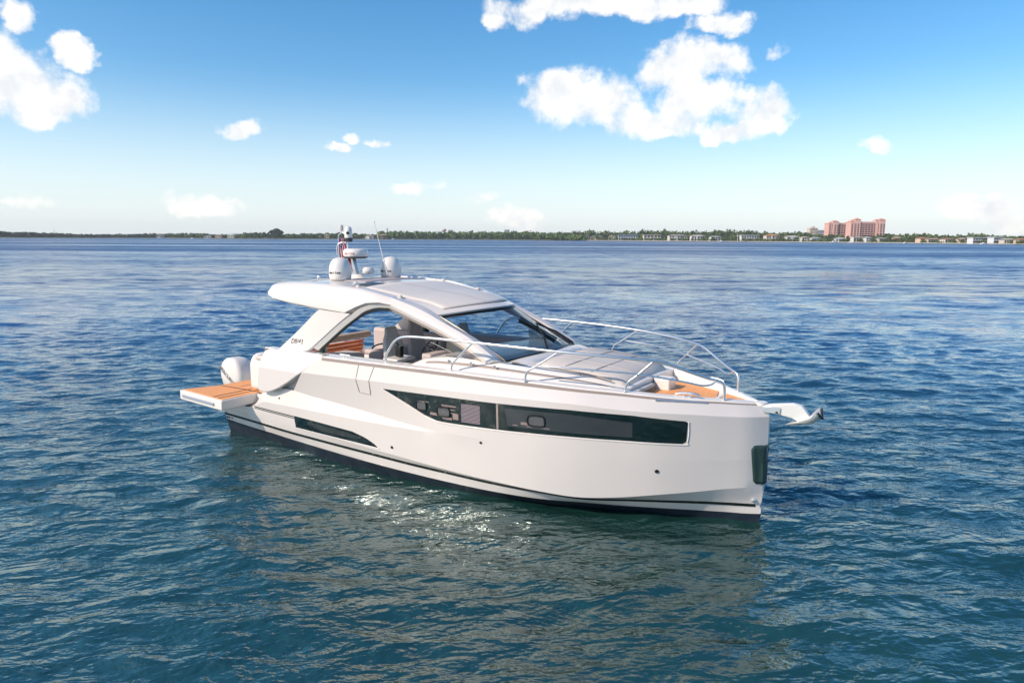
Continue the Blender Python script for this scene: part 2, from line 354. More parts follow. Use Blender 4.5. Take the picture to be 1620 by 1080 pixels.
# deck cap, rub rail, side decks
for side in (-1, 1):
    rows = []; rub = []
    for k in range(91):
        s = 3.80+(12-3.80)*k/90; h, z = LN('sheer', s); x = xe('sheer', s); w = min(.17, h*.9)
        rows.append([(x, side*h, z), (x, side*(h-.015), z+.02), (x, side*(h-w+.02), z+.03), (x, side*(h-w), z+.0), (x, side*(h-w), z-.12)])
        o = .018; rub.append([(x, side*(h-.005), z-.062), (x+.002, side*(h+o), z-.056), (x+.002, side*(h+o), z-.008), (x, side*(h-.002), z+.0)])
    MB().grid(rows).build('bulwark_cap', WHITE, Y, smooth=40)
    MB().grid(rub).build('rub_rail', TAUPE, Y, smooth=20)
# bow tip block
MB().lathe([(.0, 0), (.10, 0), (.10, .05), (.0, .06)], (11.93, 0, 1.94), 16).build('bow_cap', WHITE, Y)

# stripes and graphics
low_stripe = [(0.0, .42), (1.0, .405), (2.2, .385), (3.5, .375), (5, .365), (6, .35), (7, .335), (8, .3), (8.7, .27), (9.4, .225), (10.0, .24)]
for side in (-1, 1):
    hull_line(low_stripe, .055, side=side).build('boot_stripe', STRIPE, Y, smooth=60)
    hull_line([(10.0, .24), (10.6, .255), (11.1, .262), (11.5, .262), (11.95, .256)], .05, side=side).build('boot_stripe', STRIPE, Y, smooth=60)
    hull_line([(1.32, .80), (2.0, .80), (2.8, .797)], .018, side=side, n=24).build('pin_stripe', STRIPE, Y, smooth=60)
    hull_line([(1.32, .765), (2.0, .762), (2.8, .757)], .014, side=side, n=24).build('pin_stripe', STRIPE, Y, smooth=60)

# hull windows
winp = [(5.5, 1.765), (6.9, 1.79), (8.0, 1.795), (9.28, 1.812), (10.25, 1.788), (11.0, 1.722), (11.03, 1.70), (11.01, 1.385), (10.96, 1.345), (10.24, 1.356), (9.27, 1.354), (8.0, 1.331), (7.43, 1.324), (6.9, 1.322), (6.74, 1.33), (6.46, 1.40), (6.21, 1.498), (5.84, 1.64)]
def split_poly(poly, xa, xb):
    out = []
    n = len(poly)
    for i in range(n):
        a, b = poly[i], poly[(i+1) % n]
        if xa <= a[0] <= xb: out.append(a)
        for xc in sorted((xa, xb), key=lambda v: (v-a[0])*(1 if b[0] > a[0] else -1)):
            if (a[0]-xc)*(b[0]-xc) < 0: out.append((xc, a[1]+(b[1]-a[1])*(xc-a[0])/(b[0]-a[0])))
    return out
for side in (-1, 1):
    w = hull_patch(winp, .006, .03, side, nx=60).build('hull_window', HGLASS, Y, smooth=50)
    rimb = [p for p in winp if True]
    bot = [(11.045, 1.715), (11.045, 1.53), (11.025, 1.37), (10.97, 1.325), (10.24, 1.336), (9.27, 1.334), (8.0, 1.311), (7.43, 1.304), (6.9, 1.302), (6.72, 1.312), (6.44, 1.385), (6.18, 1.487), (5.82, 1.625), (5.47, 1.762)]
    rm = MB(); C_ = catmull([(a, 0, b) for a, b in bot], 5); rm.tube([hp(p.x, p.z, .004, side) for p in C_], .009, 6)
    rm.build('window_rim', WHITE, w, smooth=60)
    hull_line([(8.02, 1.79), (8.025, 1.56), (8.03, 1.335)], .0, side=side)
    dv = MB(); dv.grid([[hp(8.0, z, .008, side), hp(8.0, z, .012, side), hp(8.035, z, .012, side), hp(8.035, z, .008, side)] for z in (1.34, 1.45, 1.56, 1.68, 1.79)])
    dv.build('window_divider', TAUPE, w)
    # lighter inner panes: cabin blinds behind the glass
    hull_patch([(8.17, 1.735), (9.3, 1.735), (10.25, 1.665), (10.25, 1.42), (9.3, 1.42), (8.2, 1.42)], .009, .002, side).build('inner_pane', mat('dim_pane', (.040, .046, .048), .08, spec=.8), w, smooth=50)
    blind = MB()
    for k in range(14):
        z = 1.38+k*.024; blind.grid([[hp(x, z, .010, side), hp(x, z+.014, .010, side)] for x in (7.30, 7.5, 7.68)])
    blind.build('window_blind', mat('pink_blind', (.30, .24, .27), .4), w)
    pk = mat('brown_fitting', (.28, .20, .19), .3)  # cabin details as brownish pink patches laid over the glass
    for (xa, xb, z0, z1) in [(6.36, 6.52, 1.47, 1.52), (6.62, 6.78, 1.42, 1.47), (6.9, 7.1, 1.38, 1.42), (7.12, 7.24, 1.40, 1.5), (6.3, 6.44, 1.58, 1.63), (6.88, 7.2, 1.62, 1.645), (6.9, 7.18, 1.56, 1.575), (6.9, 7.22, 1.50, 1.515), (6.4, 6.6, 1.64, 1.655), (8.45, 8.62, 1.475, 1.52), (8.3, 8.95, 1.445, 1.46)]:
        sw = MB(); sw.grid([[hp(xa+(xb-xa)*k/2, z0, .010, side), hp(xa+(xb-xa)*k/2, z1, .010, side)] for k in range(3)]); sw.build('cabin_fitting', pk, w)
    for (xc, zc, a, b) in [(8.72, 1.565, .15, .095), (6.42, 1.56, .12, .085), (6.92, 1.51, .14, .085)]:
        ring = []
        for k in range(32):
            t = 2*pi*k/32; cx = abs(cos(t))**.55*(1 if cos(t) > 0 else -1); cz = abs(sin(t))**.55*(1 if sin(t) > 0 else -1)
            ring.append(hp(xc+a*cx, zc+b*cz, .014, side))
        pm = MB(); pm.tube(ring+[ring[0]], .016, 6, cap=False); ph = pm.build('porthole', BLACK, w, smooth=60)
        pa_ = MB(); pa_.grid([[hp(xc-a*.9, zc-b*.85, .011, side), hp(xc-a*.9, zc+b*.85, .011, side)], [hp(xc+a*.9, zc-b*.85, .011, side), hp(xc+a*.9, zc+b*.85, .011, side)]])
        pa_.build('pane', mat('porthole_glass', (.10, .10, .10), .08, spec=.8), ph)
    lw = hull_patch([(2.80, .815), (3.6, .80), (4.58, .769), (4.94, .70), (5.17, .61), (5.27, .55), (4.6, .556), (2.79, .556)], .006, .02, side).build('lower_window', HGLASS, Y, smooth=50)
    hull_patch([(3.2, .75), (4.5, .725), (4.85, .66), (4.4, .62), (3.6, .62)], .008, .002, side).build('inner_pane', mat('dim_pane_low', (.035, .04, .035), .08, spec=.8), lw)
    lr = MB(); lr.tube([hp(a, b, .004, side) for a, b in [(2.79, .82), (2.785, .545), (3.4, .545), (4.6, .545), (5.3, .538)]], .011, 6); lr.build('window_rim', WHITE, lw, smooth=60)
    # door seam of the folding side gate
    sm = MB()
    for seg in ([(4.86, 2.19), (4.81, 1.86), (4.85, 1.61), (5.15, 1.60), (5.16, 1.88), (5.27, 2.19)],):
        P = []
        for i in range(len(seg)-1):
            for k in range(6): P.append((seg[i][0]+(seg[i+1][0]-seg[i][0])*k/6, seg[i][1]+(seg[i+1][1]-seg[i][1])*k/6))
        P.append(seg[-1]); sm.tube([hp(a, b, .001, side) for a, b in P], .007, 5)
    sm.build('gate_seam', TAUPE, Y)
    for (a, b, r) in [(10.6, .857, .024), (5.64, .627, .022), (7.68, 1.048, .018), (.15, .335, .018), (.06, .338, .02), (.26, .33, .016), (2.3, 1.13, .015)]:
        d = MB(); rg = [hp(a+r*cos(t), b+r*sin(t), .008, side) for t in [2*pi*k/14 for k in range(14)]]; d.tube(rg+[rg[0]], r*.35, 6, cap=False)
        d.add(rg, [tuple(range(14))]); d.build('through_hull_fitting', BLACK, Y)
    d = MB(); c = Vector(hp(11.93, .35, 0, side)); d.lathe([(0, -.01), (.035, -.005), (.04, .0), (.03, .03), (0, .04)], (0, 0, 0), 16)
    nrm = Vector((.35, side, 0)).normalized(); qd = nrm.to_track_quat('Z', 'Y').to_matrix()
    d.v = [tuple(c+qd@Vector(v)) for v in d.v]; d.build('bow_eye', STEEL, Y)
# anchor protection plate over the stem
pl = MB(); rows = []
for z in [1.31-.66*k/12 for k in range(13)]:
    a = .215-.05*(1.31-z)/.66; a *= 1 if .02 < (1.31-z) < .64 else .8
    xs_ = 12.09; w = []
    for j in range(-4, 5):
        yy = j/4; xx = xs_-abs(yy)*a; hh = HB(min(xx, 12), z)
        w.append((xx+.003, (1 if yy > 0 else -1 if yy < 0 else 0)*(hh+.004) if j else 0, z))
    rows.append(w)
pl.grid(rows).build('stem_plate', DARKP, Y, smooth=60, solid=-.003)

# aft shoulder panels floating outside the recessed quarters
for side in (-1, 1):
    out = [(1.92, 2.17), (2.5, 2.225), (3.69, 2.225), (3.78, 2.19), (3.2, 1.81), (2.77, 1.555), (2.45, 1.39), (2.29, 1.325), (2.1, 1.26), (1.9, 1.24), (1.75, 1.27), (1.76, 1.5), (1.80, 1.78), (1.82, 1.98)]
    def py_(x, z): return 2.06 if z <= 1.79 else 2.06-.13*(z-1.79)/.4
    n = 26; X = sorted(set([1.75+(3.78-1.75)*k/n for k in range(n+1)])); rows = []; rin = []
    for x in X:
        zz = []
        for i in range(len(out)):
            (ax, az_), (bx, bz) = out[i], out[(i+1) % len(out)]
            if min(ax, bx) <= x <= max(ax, bx) and ax != bx: zz.append(az_+(bz-az_)*(x-ax)/(bx-ax))
        a, b = min(zz), max(zz); km = max(min(b-.04, 1.79), a+.04); Z = [a, a+.02, (a+km)/2, km, (km+b)/2, b-.02, b]
        rows.append([(x, side*(py_(x, z)-(0.015 if k in (0, 6) else 0)), z) for k, z in enumerate(Z)]); rin.append([(x, side*1.80, z) for z in Z])
    m_ = MB(); m_.grid(rows)
    m_.grid([[r[0] for r in rows], [r[0] for r in rin]]); m_.grid([[r[-1] for r in rows], [r[-1] for r in rin]])
    m_.grid([rows[0], rin[0]]); m_.grid([rows[-1], rin[-1]]); m_.grid(rin)
    m_.build('shoulder_panel', GEL, Y, smooth=12)
    m_ = MB(); m_.grid([[(x, side*1.8, 1.2), (x, side*1.8, 2.13)] for x in (2.2, 3.0, 3.9)])
    m_.grid([[(x, side*1.8, z) for x in (1.7, 2.2, 3.0, 3.9)], [(x, side*LN('m1', x)[0], LN('m1', x)[1]) for x in (1.7, 2.2, 3.0, 3.9)]] if False else [[(x, side*1.7, LN('m1', x)[1]-.004), (x, side*(LN('m1', x)[0]-.002), LN('m1', x)[1]-.004)] for x in (0.02, .6, 1.2, 1.5, 1.7, 1.9, 2.2, 2.6, 3.0, 3.6)])
    m_.build('quarter_recess', WHITE, Y)
# swim deck and folded-out terrace
TZ = 1.02
tp = [(-.74, -2.40), (1.08, -2.52), (1.06, -1.60), (1.06, -.5), (-.32, -.72), (-.38, -1.62)]
m_ = MB(); m_.prism([(x, y, TZ-.235) for x, y in [(-.74, -2.40), (1.08, -2.52), (1.06, -1.50), (-.38, -1.55)]], (0, 0, .23)); m_.build('side_terrace', WHITE, Y, bevel=.03, seg=3)
m_ = MB(); m_.prism([(x, y, TZ-.006) for x, y in [(-.68, -2.34), (1.02, -2.46), (1.02, -1.52), (-.37, -1.60)]], (0, 0, .012)); tk = m_.build('terrace_decking', TEAK, Y, bevel=.004)
m_ = MB(); m_.prism([(x, y, TZ-.006) for x, y in [(1.045, -1.50), (1.6, -1.5), (1.6, -.2), (-.1, -.55), (-.3, -.72), (-.36, -1.58)]], (0, 0, .02)); m_.build('aft_decking', TEAK, Y, bevel=.004)
ln = MB()
for a, b in [((.62, -2.42), (.62, -.6)), ((.84, -2.44), (.84, -.6)), ((-.34, -1.60), (1.02, -1.52)), ((.2, -1.4), (.2, -.62))]:
    dv = Vector((b[0]-a[0], b[1]-a[1], 0)).normalized(); pv = Vector((-dv.y, dv.x, 0))*.009
    A, B = Vector((*a, TZ+.012)), Vector((*b, TZ+.014)); ln.prism([A-pv, A+pv, B+pv, B-pv], (0, 0, .006))
ln.build('deck_seam', BLACK, Y)
sl_ = MB(); sl_.box(-.60, .78, -.012, .012, .86, .925)
o_ = sl_.build('terrace_grab_recess', mat('grey_recess', (.30, .33, .40), .4), Y, bevel=.008)
o_.location = (0, -2.459, 0); o_.rotation_euler = (0, 0, atan2(-.12, 1.82))
m_ = MB(); m_.box(.02, 1.7, -1.6, 1.6, .6, .99); m_.build('aft_deck_base', WHITE, Y, bevel=.03)
# transom bench and coamings
m_ = MB(); m_.box(.62, 1.75, -1.48, 1.45, 1.03, 1.74); m_.build('transom_wall', WHITE, Y, bevel=.12, seg=4)
m_ = MB(); m_.box(.72, 1.6, -1.38, 1.35, 1.745, 1.85); m_.build('transom_cushion', CUSH, Y, bevel=.05, seg=3)
m_ = MB(); m_.box(1.7, 7.4, -1.62, 1.62, 1.15, 1.25); m_.build('cockpit_sole', DECKW, Y)
for side in (-1, 1):
    m_ = MB(); rows = []
    for k in range(13):
        x = 1.75+(6.3-1.75)*k/12; h, z = LN('sheer', x); i = 1.60
        rows.append([(x, side*(h-.1), z-.0), (x, side*(h-.12), z+.018), (x, side*(i+.03), z+.012), (x, side*i, z-.02), (x, side*i, 1.25)])
    m_.grid(rows); m_.grid([rows[0], [(x, y, 1.0) for x, y, z in rows[0]]]); m_.build('cockpit_coaming', WHITE, Y, smooth=40)

# raised cabin trunk and foredeck
def trunk(x):
    # half width at foot, foot z, half width at shoulder, shoulder z, crown z
    X = [5.85, 6.1, 6.5, 7.0, 7.6, 8.3, 9.0, 9.6, 10.0, 10.2]
    a = [1.74, 1.77, 1.77, 1.74, 1.68, 1.58, 1.43, 1.26, 1.12, 1.05]; zf = [2.2, 2.21, 2.215, 2.215, 2.205, 2.19, 2.165, 2.14, 2.12, 2.11]
    b = [1.60, 1.56, 1.52, 1.48, 1.40, 1.30, 1.18, 1.05, .92, .85]; zs = [2.22, 2.33, 2.40, 2.42, 2.41, 2.37, 2.32, 2.25, 2.16, 2.12]
    c = [2.22, 2.33, 2.40, 2.42, 2.42, 2.39, 2.35, 2.28, 2.18, 2.14]
    return [float(np.interp(x, X, v)) for v in (a, zf, b, zs, c)]
m_ = MB(); rows = []
for k in range(45):
    x = 5.85+(10.05-5.85)*k/44; a, zf, b, zs, c = trunk(x); hs, zsh = LN('sheer', x)
    R = []
    for side in (-1,):
        R += [(x, -(hs-.15), zsh-.02), (x, -(a+.01), zf-.03), (x, -a, zf), (x, -(a-.02), zf+.03), (x, -(b+.05), zs-.035), (x, -(b+.015), zs-.008), (x, -(b-.04), zs)]
    R += [(x, -b*.5, zs+(c-zs)*.8), (x, 0, c)]
    R += [(p[0], -p[1], p[2]) for p in R[-2::-1]]
    rows.append(R)
m_.grid(rows); m_.grid([rows[0], [(p[0]-.02, p[1], min(p[2], 2.1)) for p in rows[0]]]); m_.grid([rows[-1], [(p[0]+.01, p[1]*.98, 1.8) for p in rows[-1]]])
m_.build('cabin_trunk', WHITE, Y, smooth=50)
for side in (-1, 1):
    m_ = MB(); rows = []
    for k in range(50):
        x = 6.05+(9.85-6.05)*k/49; a, zf, b, zs, c = trunk(x); u = .62; w = .055*(1-(max(0, x-8.6)/1.3)**2)+.004
        y0 = a-.02+(b+.05-a+.02)*u; z0 = zf+.03+(zs-.035-zf-.03)*u
        dy, dz = (b+.05-a+.02), (zs-.035-zf-.03); L_ = sqrt(dy*dy+dz*dz); dy /= L_; dz /= L_
        if x < 6.25: z0 -= (6.25-x)*.35; 
        n_ = (dz, -dy)
        rows.append([(x, side*(y0-dy*w/2+n_[0]*.006), z0-dz*w/2+n_[1]*.006), (x, side*(y0+dy*w/2+n_[0]*.006), z0+dz*w/2+n_[1]*.006)])
    m_.grid(rows); m_.build('trunk_stripe', TAUPE, Y, smooth=50, solid=.004)
# sunpad
m_ = MB(); rows = []
XP = [8.28, 8.32, 8.6, 9.0, 9.4, 9.7, 9.88, 9.99, 10.03]; ZP = [2.37, 2.415, 2.415, 2.385, 2.35, 2.315, 2.26, 2.17, 2.05]; HP_ = [1.0, 1.04, 1.06, 1.03, .99, .95, .92, .89, .87]
for xs_, z, h in zip(XP, ZP, HP_):
    rows.append([(xs_, -h-.02, z-.10), (xs_, -h-.02, z-.04), (xs_, -h+.02, z), (xs_, -h*.33, z+.012), (xs_, 0, z+.012), (xs_, h*.33, z+.012), (xs_, h-.02, z), (xs_, h+.02, z-.04), (xs_, h+.02, z-.10)])
m_.grid(rows); pad = m_.build('sunpad', CUSH, Y, smooth=60)
m_ = MB()
for y_ in (-.34, .34):
    m_.tube([(x, y_, float(np.interp(x, XP, ZP))+.012) for x in [8.34+(9.85-8.34)*k/12 for k in range(13)]], .010, 6)
for x_ in (8.85, 9.35):
    m_.tube([(x_, y_, float(np.interp(x_, XP, ZP))+(.012 if abs(y_) < .9 else 0)) for y_ in (-.98, -.6, 0, .6, .98)], .010, 6)
m_.build('pad_seam', mat('seam_thread', (.42, .38, .35), .8), pad)
for side in (-1, 1):
    m_ = MB(); m_.tube(catmull([(8.3, side*1.14, 2.385), (8.9, side*1.12, 2.365), (9.5, side*1.06, 2.30), (9.75, side*1.03, 2.25)], 6), .016, 8)
    m_.tube([(9.2, side*1.09, 2.30), (9.2, side*1.09, 2.345)], .012, 6); m_.build('pad_grab_rail', TAUPE, Y)
for (x_, y_) in [(6.75, -1.60), (7.25, -1.585), (7.75, -1.56)]:
    m_ = MB(); m_.lathe([(0, -.02), (.022, -.02), (.022, .004), (0, .006)], (x_, y_, trunk(x_)[3]-.03), 12); m_.build('deck_filler', ALU, Y)
for side in (-1, 1):
    m_ = MB(); m_.tube([(7.95+.0, side*1.30, 2.40), (8.22, side*1.22, 2.37)], .012, 6); m_.tube([(7.95, side*1.30, 2.37), (7.95, side*1.30, 2.40)], .012, 6); m_.build('deck_handle', BLACK, Y)
# deck hatch housing ahead of the windscreen (wiper cowl)
m_ = MB(); rows = []
for k in range(21):
    y_ = -1.22+2.44*k/20; e = (1-(abs(y_)/1.24)**4); f = .10*(1-(y_/1.22)**2)
    rows.append([(7.72+f, y_, 2.38), (7.80+f, y_, 2.40+.05*e), (8.0+f, y_, 2.41+.05*e), (8.16+f*1.2, y_, 2.38+.01*e), (8.17+f*1.2, y_, 2.33)])
m_.grid(rows); m_.build('wiper_cowl', WHITE, Y, smooth=60)

# bow cockpit
def inner(x): h, z = LN('sheer', x); return max(h-.16, .01)
m_ = MB(); rows = []
for k in range(20):
    x = 10.0+(11.85-10.0)*k/19; i = inner(x); zt = LN('sheer', x)[1]; fl = min(1.95, zt-.04)
    rows.append([(x, -i, zt), (x, -(i-.02), fl), (x, 0, fl), (x, i-.02, fl), (x, i, zt)])
m_.grid(rows); m_.build('bow_cockpit', WHITE, Y, smooth=30)
m_ = MB(); m_.prism([(10.12, -.95, 1.955), (10.7, -.72, 1.955), (11.1, -.5, 1.955), (11.2, 0, 1.955), (11.1, .5, 1.955), (10.7, .72, 1.955), (10.12, .95, 1.955)], (0, 0, .012)); m_.build('bow_decking', TEAK, Y)
m_ = MB(); m_.prism([(11.28, -.38, 1.955), (11.66, -.12, 1.955), (11.66, .12, 1.955), (11.28, .38, 1.955)], (0, 0, .012)); m_.build('bow_decking', TEAK, Y)
m_ = MB(); m_.prism([(11.2, -.44, 1.945), (11.27, -.38, 1.945), (11.27, .38, 1.945), (11.2, .44, 1.945)], (0, 0, .03)); m_.build('bow_locker_lid_frame', WHITE, Y, bevel=.01)
m_ = MB(); m_.box(10.06, 10.12, -.86, .25, 1.93, 2.08); m_.build('bow_seat_base', mat('olive_grey_panel', (.22, .22, .17), .6), Y, bevel=.01)
m_ = MB(); m_.box(10.06, 10.36, .05, .38, 1.93, 2.16); m_.build('bow_locker', WHITE, Y, bevel=.03, seg=3)
m_ = MB(); m_.box(10.02, 10.16, -.9, -.1, 2.04, 2.10); m_.build('bow_seat_cushion', CUSH, Y, bevel=.03, seg=3)
for x_, side in ((10.95, -1), (10.95, 1)):
    h, z = LN('sheer', x_); y_ = side*(h-.09); m_ = MB()
    m_.tube(catmull([(x_-.19, y_+side*.03, z+.055), (x_-.1, y_, z+.085), (x_+.1, y_-side*.05, z+.085), (x_+.19, y_-side*.09, z+.05)], 4), [.012]+[.018]*11+[.012], 8)
    m_.tube([(x_-.05, y_, z+.02), (x_-.05, y_, z+.08)], .016, 8); m_.tube([(x_+.05, y_-side*.025, z+.02), (x_+.05, y_-side*.025, z+.08)], .016, 8)
    m_.build('mooring_cleat', STEEL, Y)
    m_ = MB(); m_.tube(catmull([(x_-.4, side*(HB(x_-.4, z-.02)+.02), z-.0), (x_, side*(HB(x_, z-.02)+.02), z-.02), (x_+.3, side*(HB(x_+.3, z-.03)+.02), z-.05)], 5), .016, 6); m_.build('chafe_strip', STEEL, Y)
for x_, side in ((4.3, -1), (4.3, 1)):
    h, z = LN('sheer', x_); m_ = MB(); y_ = side*(h-.16)
    m_.tube([(x_-.14, y_, z+.07), (x_+.14, y_, z+.07)], .014, 8); m_.tube([(x_-.04, y_, z), (x_-.04, y_, z+.07)], .014, 8); m_.tube([(x_+.04, y_, z), (x_+.04, y_, z+.07)], .014, 8); m_.build('mooring_cleat', STEEL, Y)

# rails
for side in (-1, 1):
    f = lambda L: [(x, side*y, z) for x, y, z in L]
    m_ = MB(); top = catmull(f([(5.42, 1.85, 2.22), (5.43, 1.85, 2.36), (5.54, 1.85, 2.53), (5.68, 1.85, 2.68), (5.92, 1.85, 2.77), (6.5, 1.86, 2.80), (7.45, 1.83, 2.80), (8.3, 1.75, 2.785), (9.1, 1.62, 2.76), (9.9, 1.36, 2.72), (10.4, 1.12, 2.68)]), 6)
    m_.tube(top, .024, 10); m_.build('hand_rail', STEEL, Y, smooth=60)
    m_ = MB(); m_.tube(catmull(f([(10.4, 1.12, 2.68), (10.62, .98, 2.65), (10.9, .8, 2.53), (11.2, .58, 2.40), (11.38, .45, 2.34), (11.44, .41, 2.27), (11.45, .40, 2.06)]), 6), .024, 10); m_.build('bow_rail', STEEL, Y, smooth=60)
    m_ = MB(); m_.tube(catmull(f([(8.75, 1.72, 2.50), (9.3, 1.58, 2.50), (9.9, 1.33, 2.47), (10.35, 1.10, 2.43), (10.9, .82, 2.34), (11.15, .66, 2.28), (11.27, .56, 2.29), (11.33, .50, 2.345)]), 6), .016, 8); m_.build('lower_rail', STEEL, Y, smooth=60)
    for (xb, yb, zb, xt, yt, zt) in [(7.0, 1.83, 2.235, 7.48, 1.83, 2.80), (8.48, 1.70, 2.22, 9.08, 1.62, 2.76), (10.08, 1.19, 2.14, 10.5, 1.06, 2.67)]:
        m_ = MB(); m_.tube(catmull(f([(xb, yb, zb), (xb+.01, yb, zb+.10), (xb+.07, yb, zb+.19), (xb+.25*(xt-xb)+.05, yb+(yt-yb)*.3, zb+.5*(zt-zb)), (xt, yt, zt)]), 5), .019, 8)
        m_.tube(f([(xb, yb, zb-.01), (xb, yb, zb+.012)]), .035, 12); m_.build('stanchion', STEEL, Y, smooth=60)
    m_ = MB(); m_.tube(f([(11.45, .40, 2.02), (11.45, .40, 2.05)]), .035, 12); m_.build('rail_foot', STEEL, Y)

# roof: wing, arch legs, pillars, top
for side in (-1, 1):
    g = lambda L: [(x, side*y, z) for x, y, z in L]
    # wing + top shoulder as a loft of closed sections: outer top, outer bottom, inner bottom, inner top
    secs = [ # x, top-z, top half, mid z, outer half, bottom z, bottom half
        (1.70, 3.52, 1.50, 3.40, 1.64, 3.36, 1.60), (1.76, 3.56, 1.52, 3.40, 1.68, 3.30, 1.62), (1.95, 3.60, 1.53, 3.40, 1.70, 3.23, 1.63), (2.3, 3.625, 1.54, 3.38, 1.71, 3.19, 1.64), (2.9, 3.645, 1.54, 3.34, 1.715, 3.14, 1.65),
        (3.5, 3.64, 1.53, 3.30, 1.71, 3.09, 1.66), (4.15, 3.60, 1.51, 3.28, 1.69, 3.05, 1.65), (4.45, 3.58, 1.50, 3.34, 1.67, 3.18, 1.63), (4.7, 3.54, 1.49, 3.38, 1.64, 3.27, 1.60), (5.0, 3.48, 1.47, 3.38, 1.60, 3.30, 1.56), (5.4, 3.40, 1.43, 3.33, 1.55, 3.25, 1.52)]
    m_ = MB(); rows = []
    for x, zt, ht, zm, hm, zb, hb in secs:
        rows.append(g([(x, ht-.14, zt+.012), (x, ht, zt), (x, ht+.05, zt-.03), (x, hm-.012, zb*.55+zt*.45-.02), (x, hm, zb+.045), (x, hb-.01, zb), (x, hb-.13, zb), (x, ht-.2, zt-.1)]))
    m_.grid(rows, closeu=True); m_.add(rows[0], [tuple(range(8))]); m_.add(rows[-1], [tuple(range(8))])
    m_.build('roof_wing', GEL, Y, smooth=22)
    # arch leg sweeping down and aft
    A_ = [(3.40, 1.70, 3.12), (3.24, 1.705, 3.02), (2.75, 1.76, 2.62), (2.20, 1.83, 2.20)]; B_ = [(4.36, 1.69, 3.08), (4.02, 1.71, 2.86), (3.62, 1.75, 2.56), (3.32, 1.80, 2.33)]
    m_ = MB(); rows = []
    for (a, b) in zip(catmull(A_, 5), catmull(B_, 5)):
        t = Vector((0, -.16, 0)); M = a.lerp(b, .5)+Vector((0, .012, 0))
        rows.append(g([a+Vector((.02, -.015, 0)), a.lerp(b, .04), M, a.lerp(b, .95), b+Vector((0, -.03, 0)), b+t, a+t]))
    e_ = catmull([(2.20, 1.83, 2.20), (2.22, 1.83, 2.18)], 2)
    base = g([(2.28, 1.81, 2.195), (2.34, 1.825, 2.19), (2.75, 1.84, 2.20), (3.12, 1.825, 2.235), (3.2, 1.79, 2.24), (3.2, 1.66, 2.24), (2.28, 1.66, 2.2)])
    rows.append(base)
    m_.grid(rows, closeu=True); m_.add(rows[-1], [tuple(range(7))]); m_.build('arch_leg', GEL, Y, smooth=30)
    m_ = MB(); lip = catmull([(3.30, 1.79, 2.315), (3.60, 1.745, 2.55), (4.00, 1.705, 2.85), (4.34, 1.685, 3.065), (4.56, 1.66, 3.20), (4.85, 1.61, 3.285), (5.32, 1.545, 3.285)], 5)
    m_.grid([g([p, p+Vector((.085, -.05, -.055)), p+Vector((.075, -.13, -.05))]) for p in lip]); m_.build('arch_lip', WHITE, Y, smooth=50)
    m_ = MB()   # dark window frame lining the arch
    fr = catmull(g([(3.46, 1.67, 2.24), (3.50, 1.68, 2.33), (4.12, 1.62, 2.80), (4.48, 1.59, 3.03), (4.72, 1.57, 3.14), (5.0, 1.52, 3.20), (5.35, 1.47, 3.20)]), 6)
    m_.tube(fr, .034, 6); m_.build('arch_window_frame', BLACK, Y, smooth=40)
    m_ = MB(); m_.box(3.37, 3.44, min(side*1.60, side*1.68), max(side*1.60, side*1.68), 2.2, 2.42); m_.build('window_post', mat('green_glass_post', (.03, .10, .09), .15), Y)
    # windscreen pillar
    O_ = [(5.30, 1.56, 3.30), (5.92, 1.52, 3.09), (6.55, 1.50, 2.88), (7.0, 1.50, 2.69), (7.58, 1.50, 2.40)]; I_ = [(5.20, 1.36, 3.455), (5.92, 1.27, 3.28), (6.50, 1.26, 3.01), (7.22, 1.26, 2.73), (7.80, 1.26, 2.36)]
    m_ = MB(); rows = []
    for o, i in zip(catmull(O_, 5), catmull(I_, 5)):
        m = o.lerp(i, .42)+Vector((.04, .035, .075)); u = Vector((-.06, -.03, -.05))
        rows.append(g([o, o.lerp(m, .5)+Vector((.010, .012, .012)), m, m.lerp(i, .5)+Vector((.004, 0, .004)), i, i+Vector((-.04, -.01, -.035)), o+u]))
    m_.grid(rows, closeu=True); m_.add(rows[0], [tuple(range(7))]); m_.add(rows[-1], [tuple(range(7))]); m_.build('windscreen_pillar', GEL, Y, smooth=20)
    m_ = MB(); rows = [g([o+Vector((-.02, -.02, -.02)), o+Vector((-.10, -.05, -.095)), o+Vector((-.10, -.09, -.085)), o+Vector((-.02, -.08, -.02))]) for o in catmull(O_, 5)]
    m_.grid(rows, closeu=True); m_.add(rows[0], [(0, 1, 2, 3)]); m_.add(rows[-1], [(0, 1, 2, 3)]); m_.build('pillar_trim', mat('taupe_grey_trim', (.30, .26, .23), .5), Y, smooth=30)
    # fixed side glass below the pillar
    m_ = MB(); top = catmull(O_, 4)[9:]
    m_.grid([g([p+Vector((-.1, -.07, -.11)) for p in top]), g([(p.x-.1, 1.47, 2.36+.03*(7.6-p.x)*0) for p in top])]); m_.build('side_window', SGLASS, Y)
    m_ = MB(); m_.tube(g([(6.2, 1.45, 2.65), (7.05, 1.46, 2.40)]), .004, 6); m_.build('window_strut', ALU_G, Y)

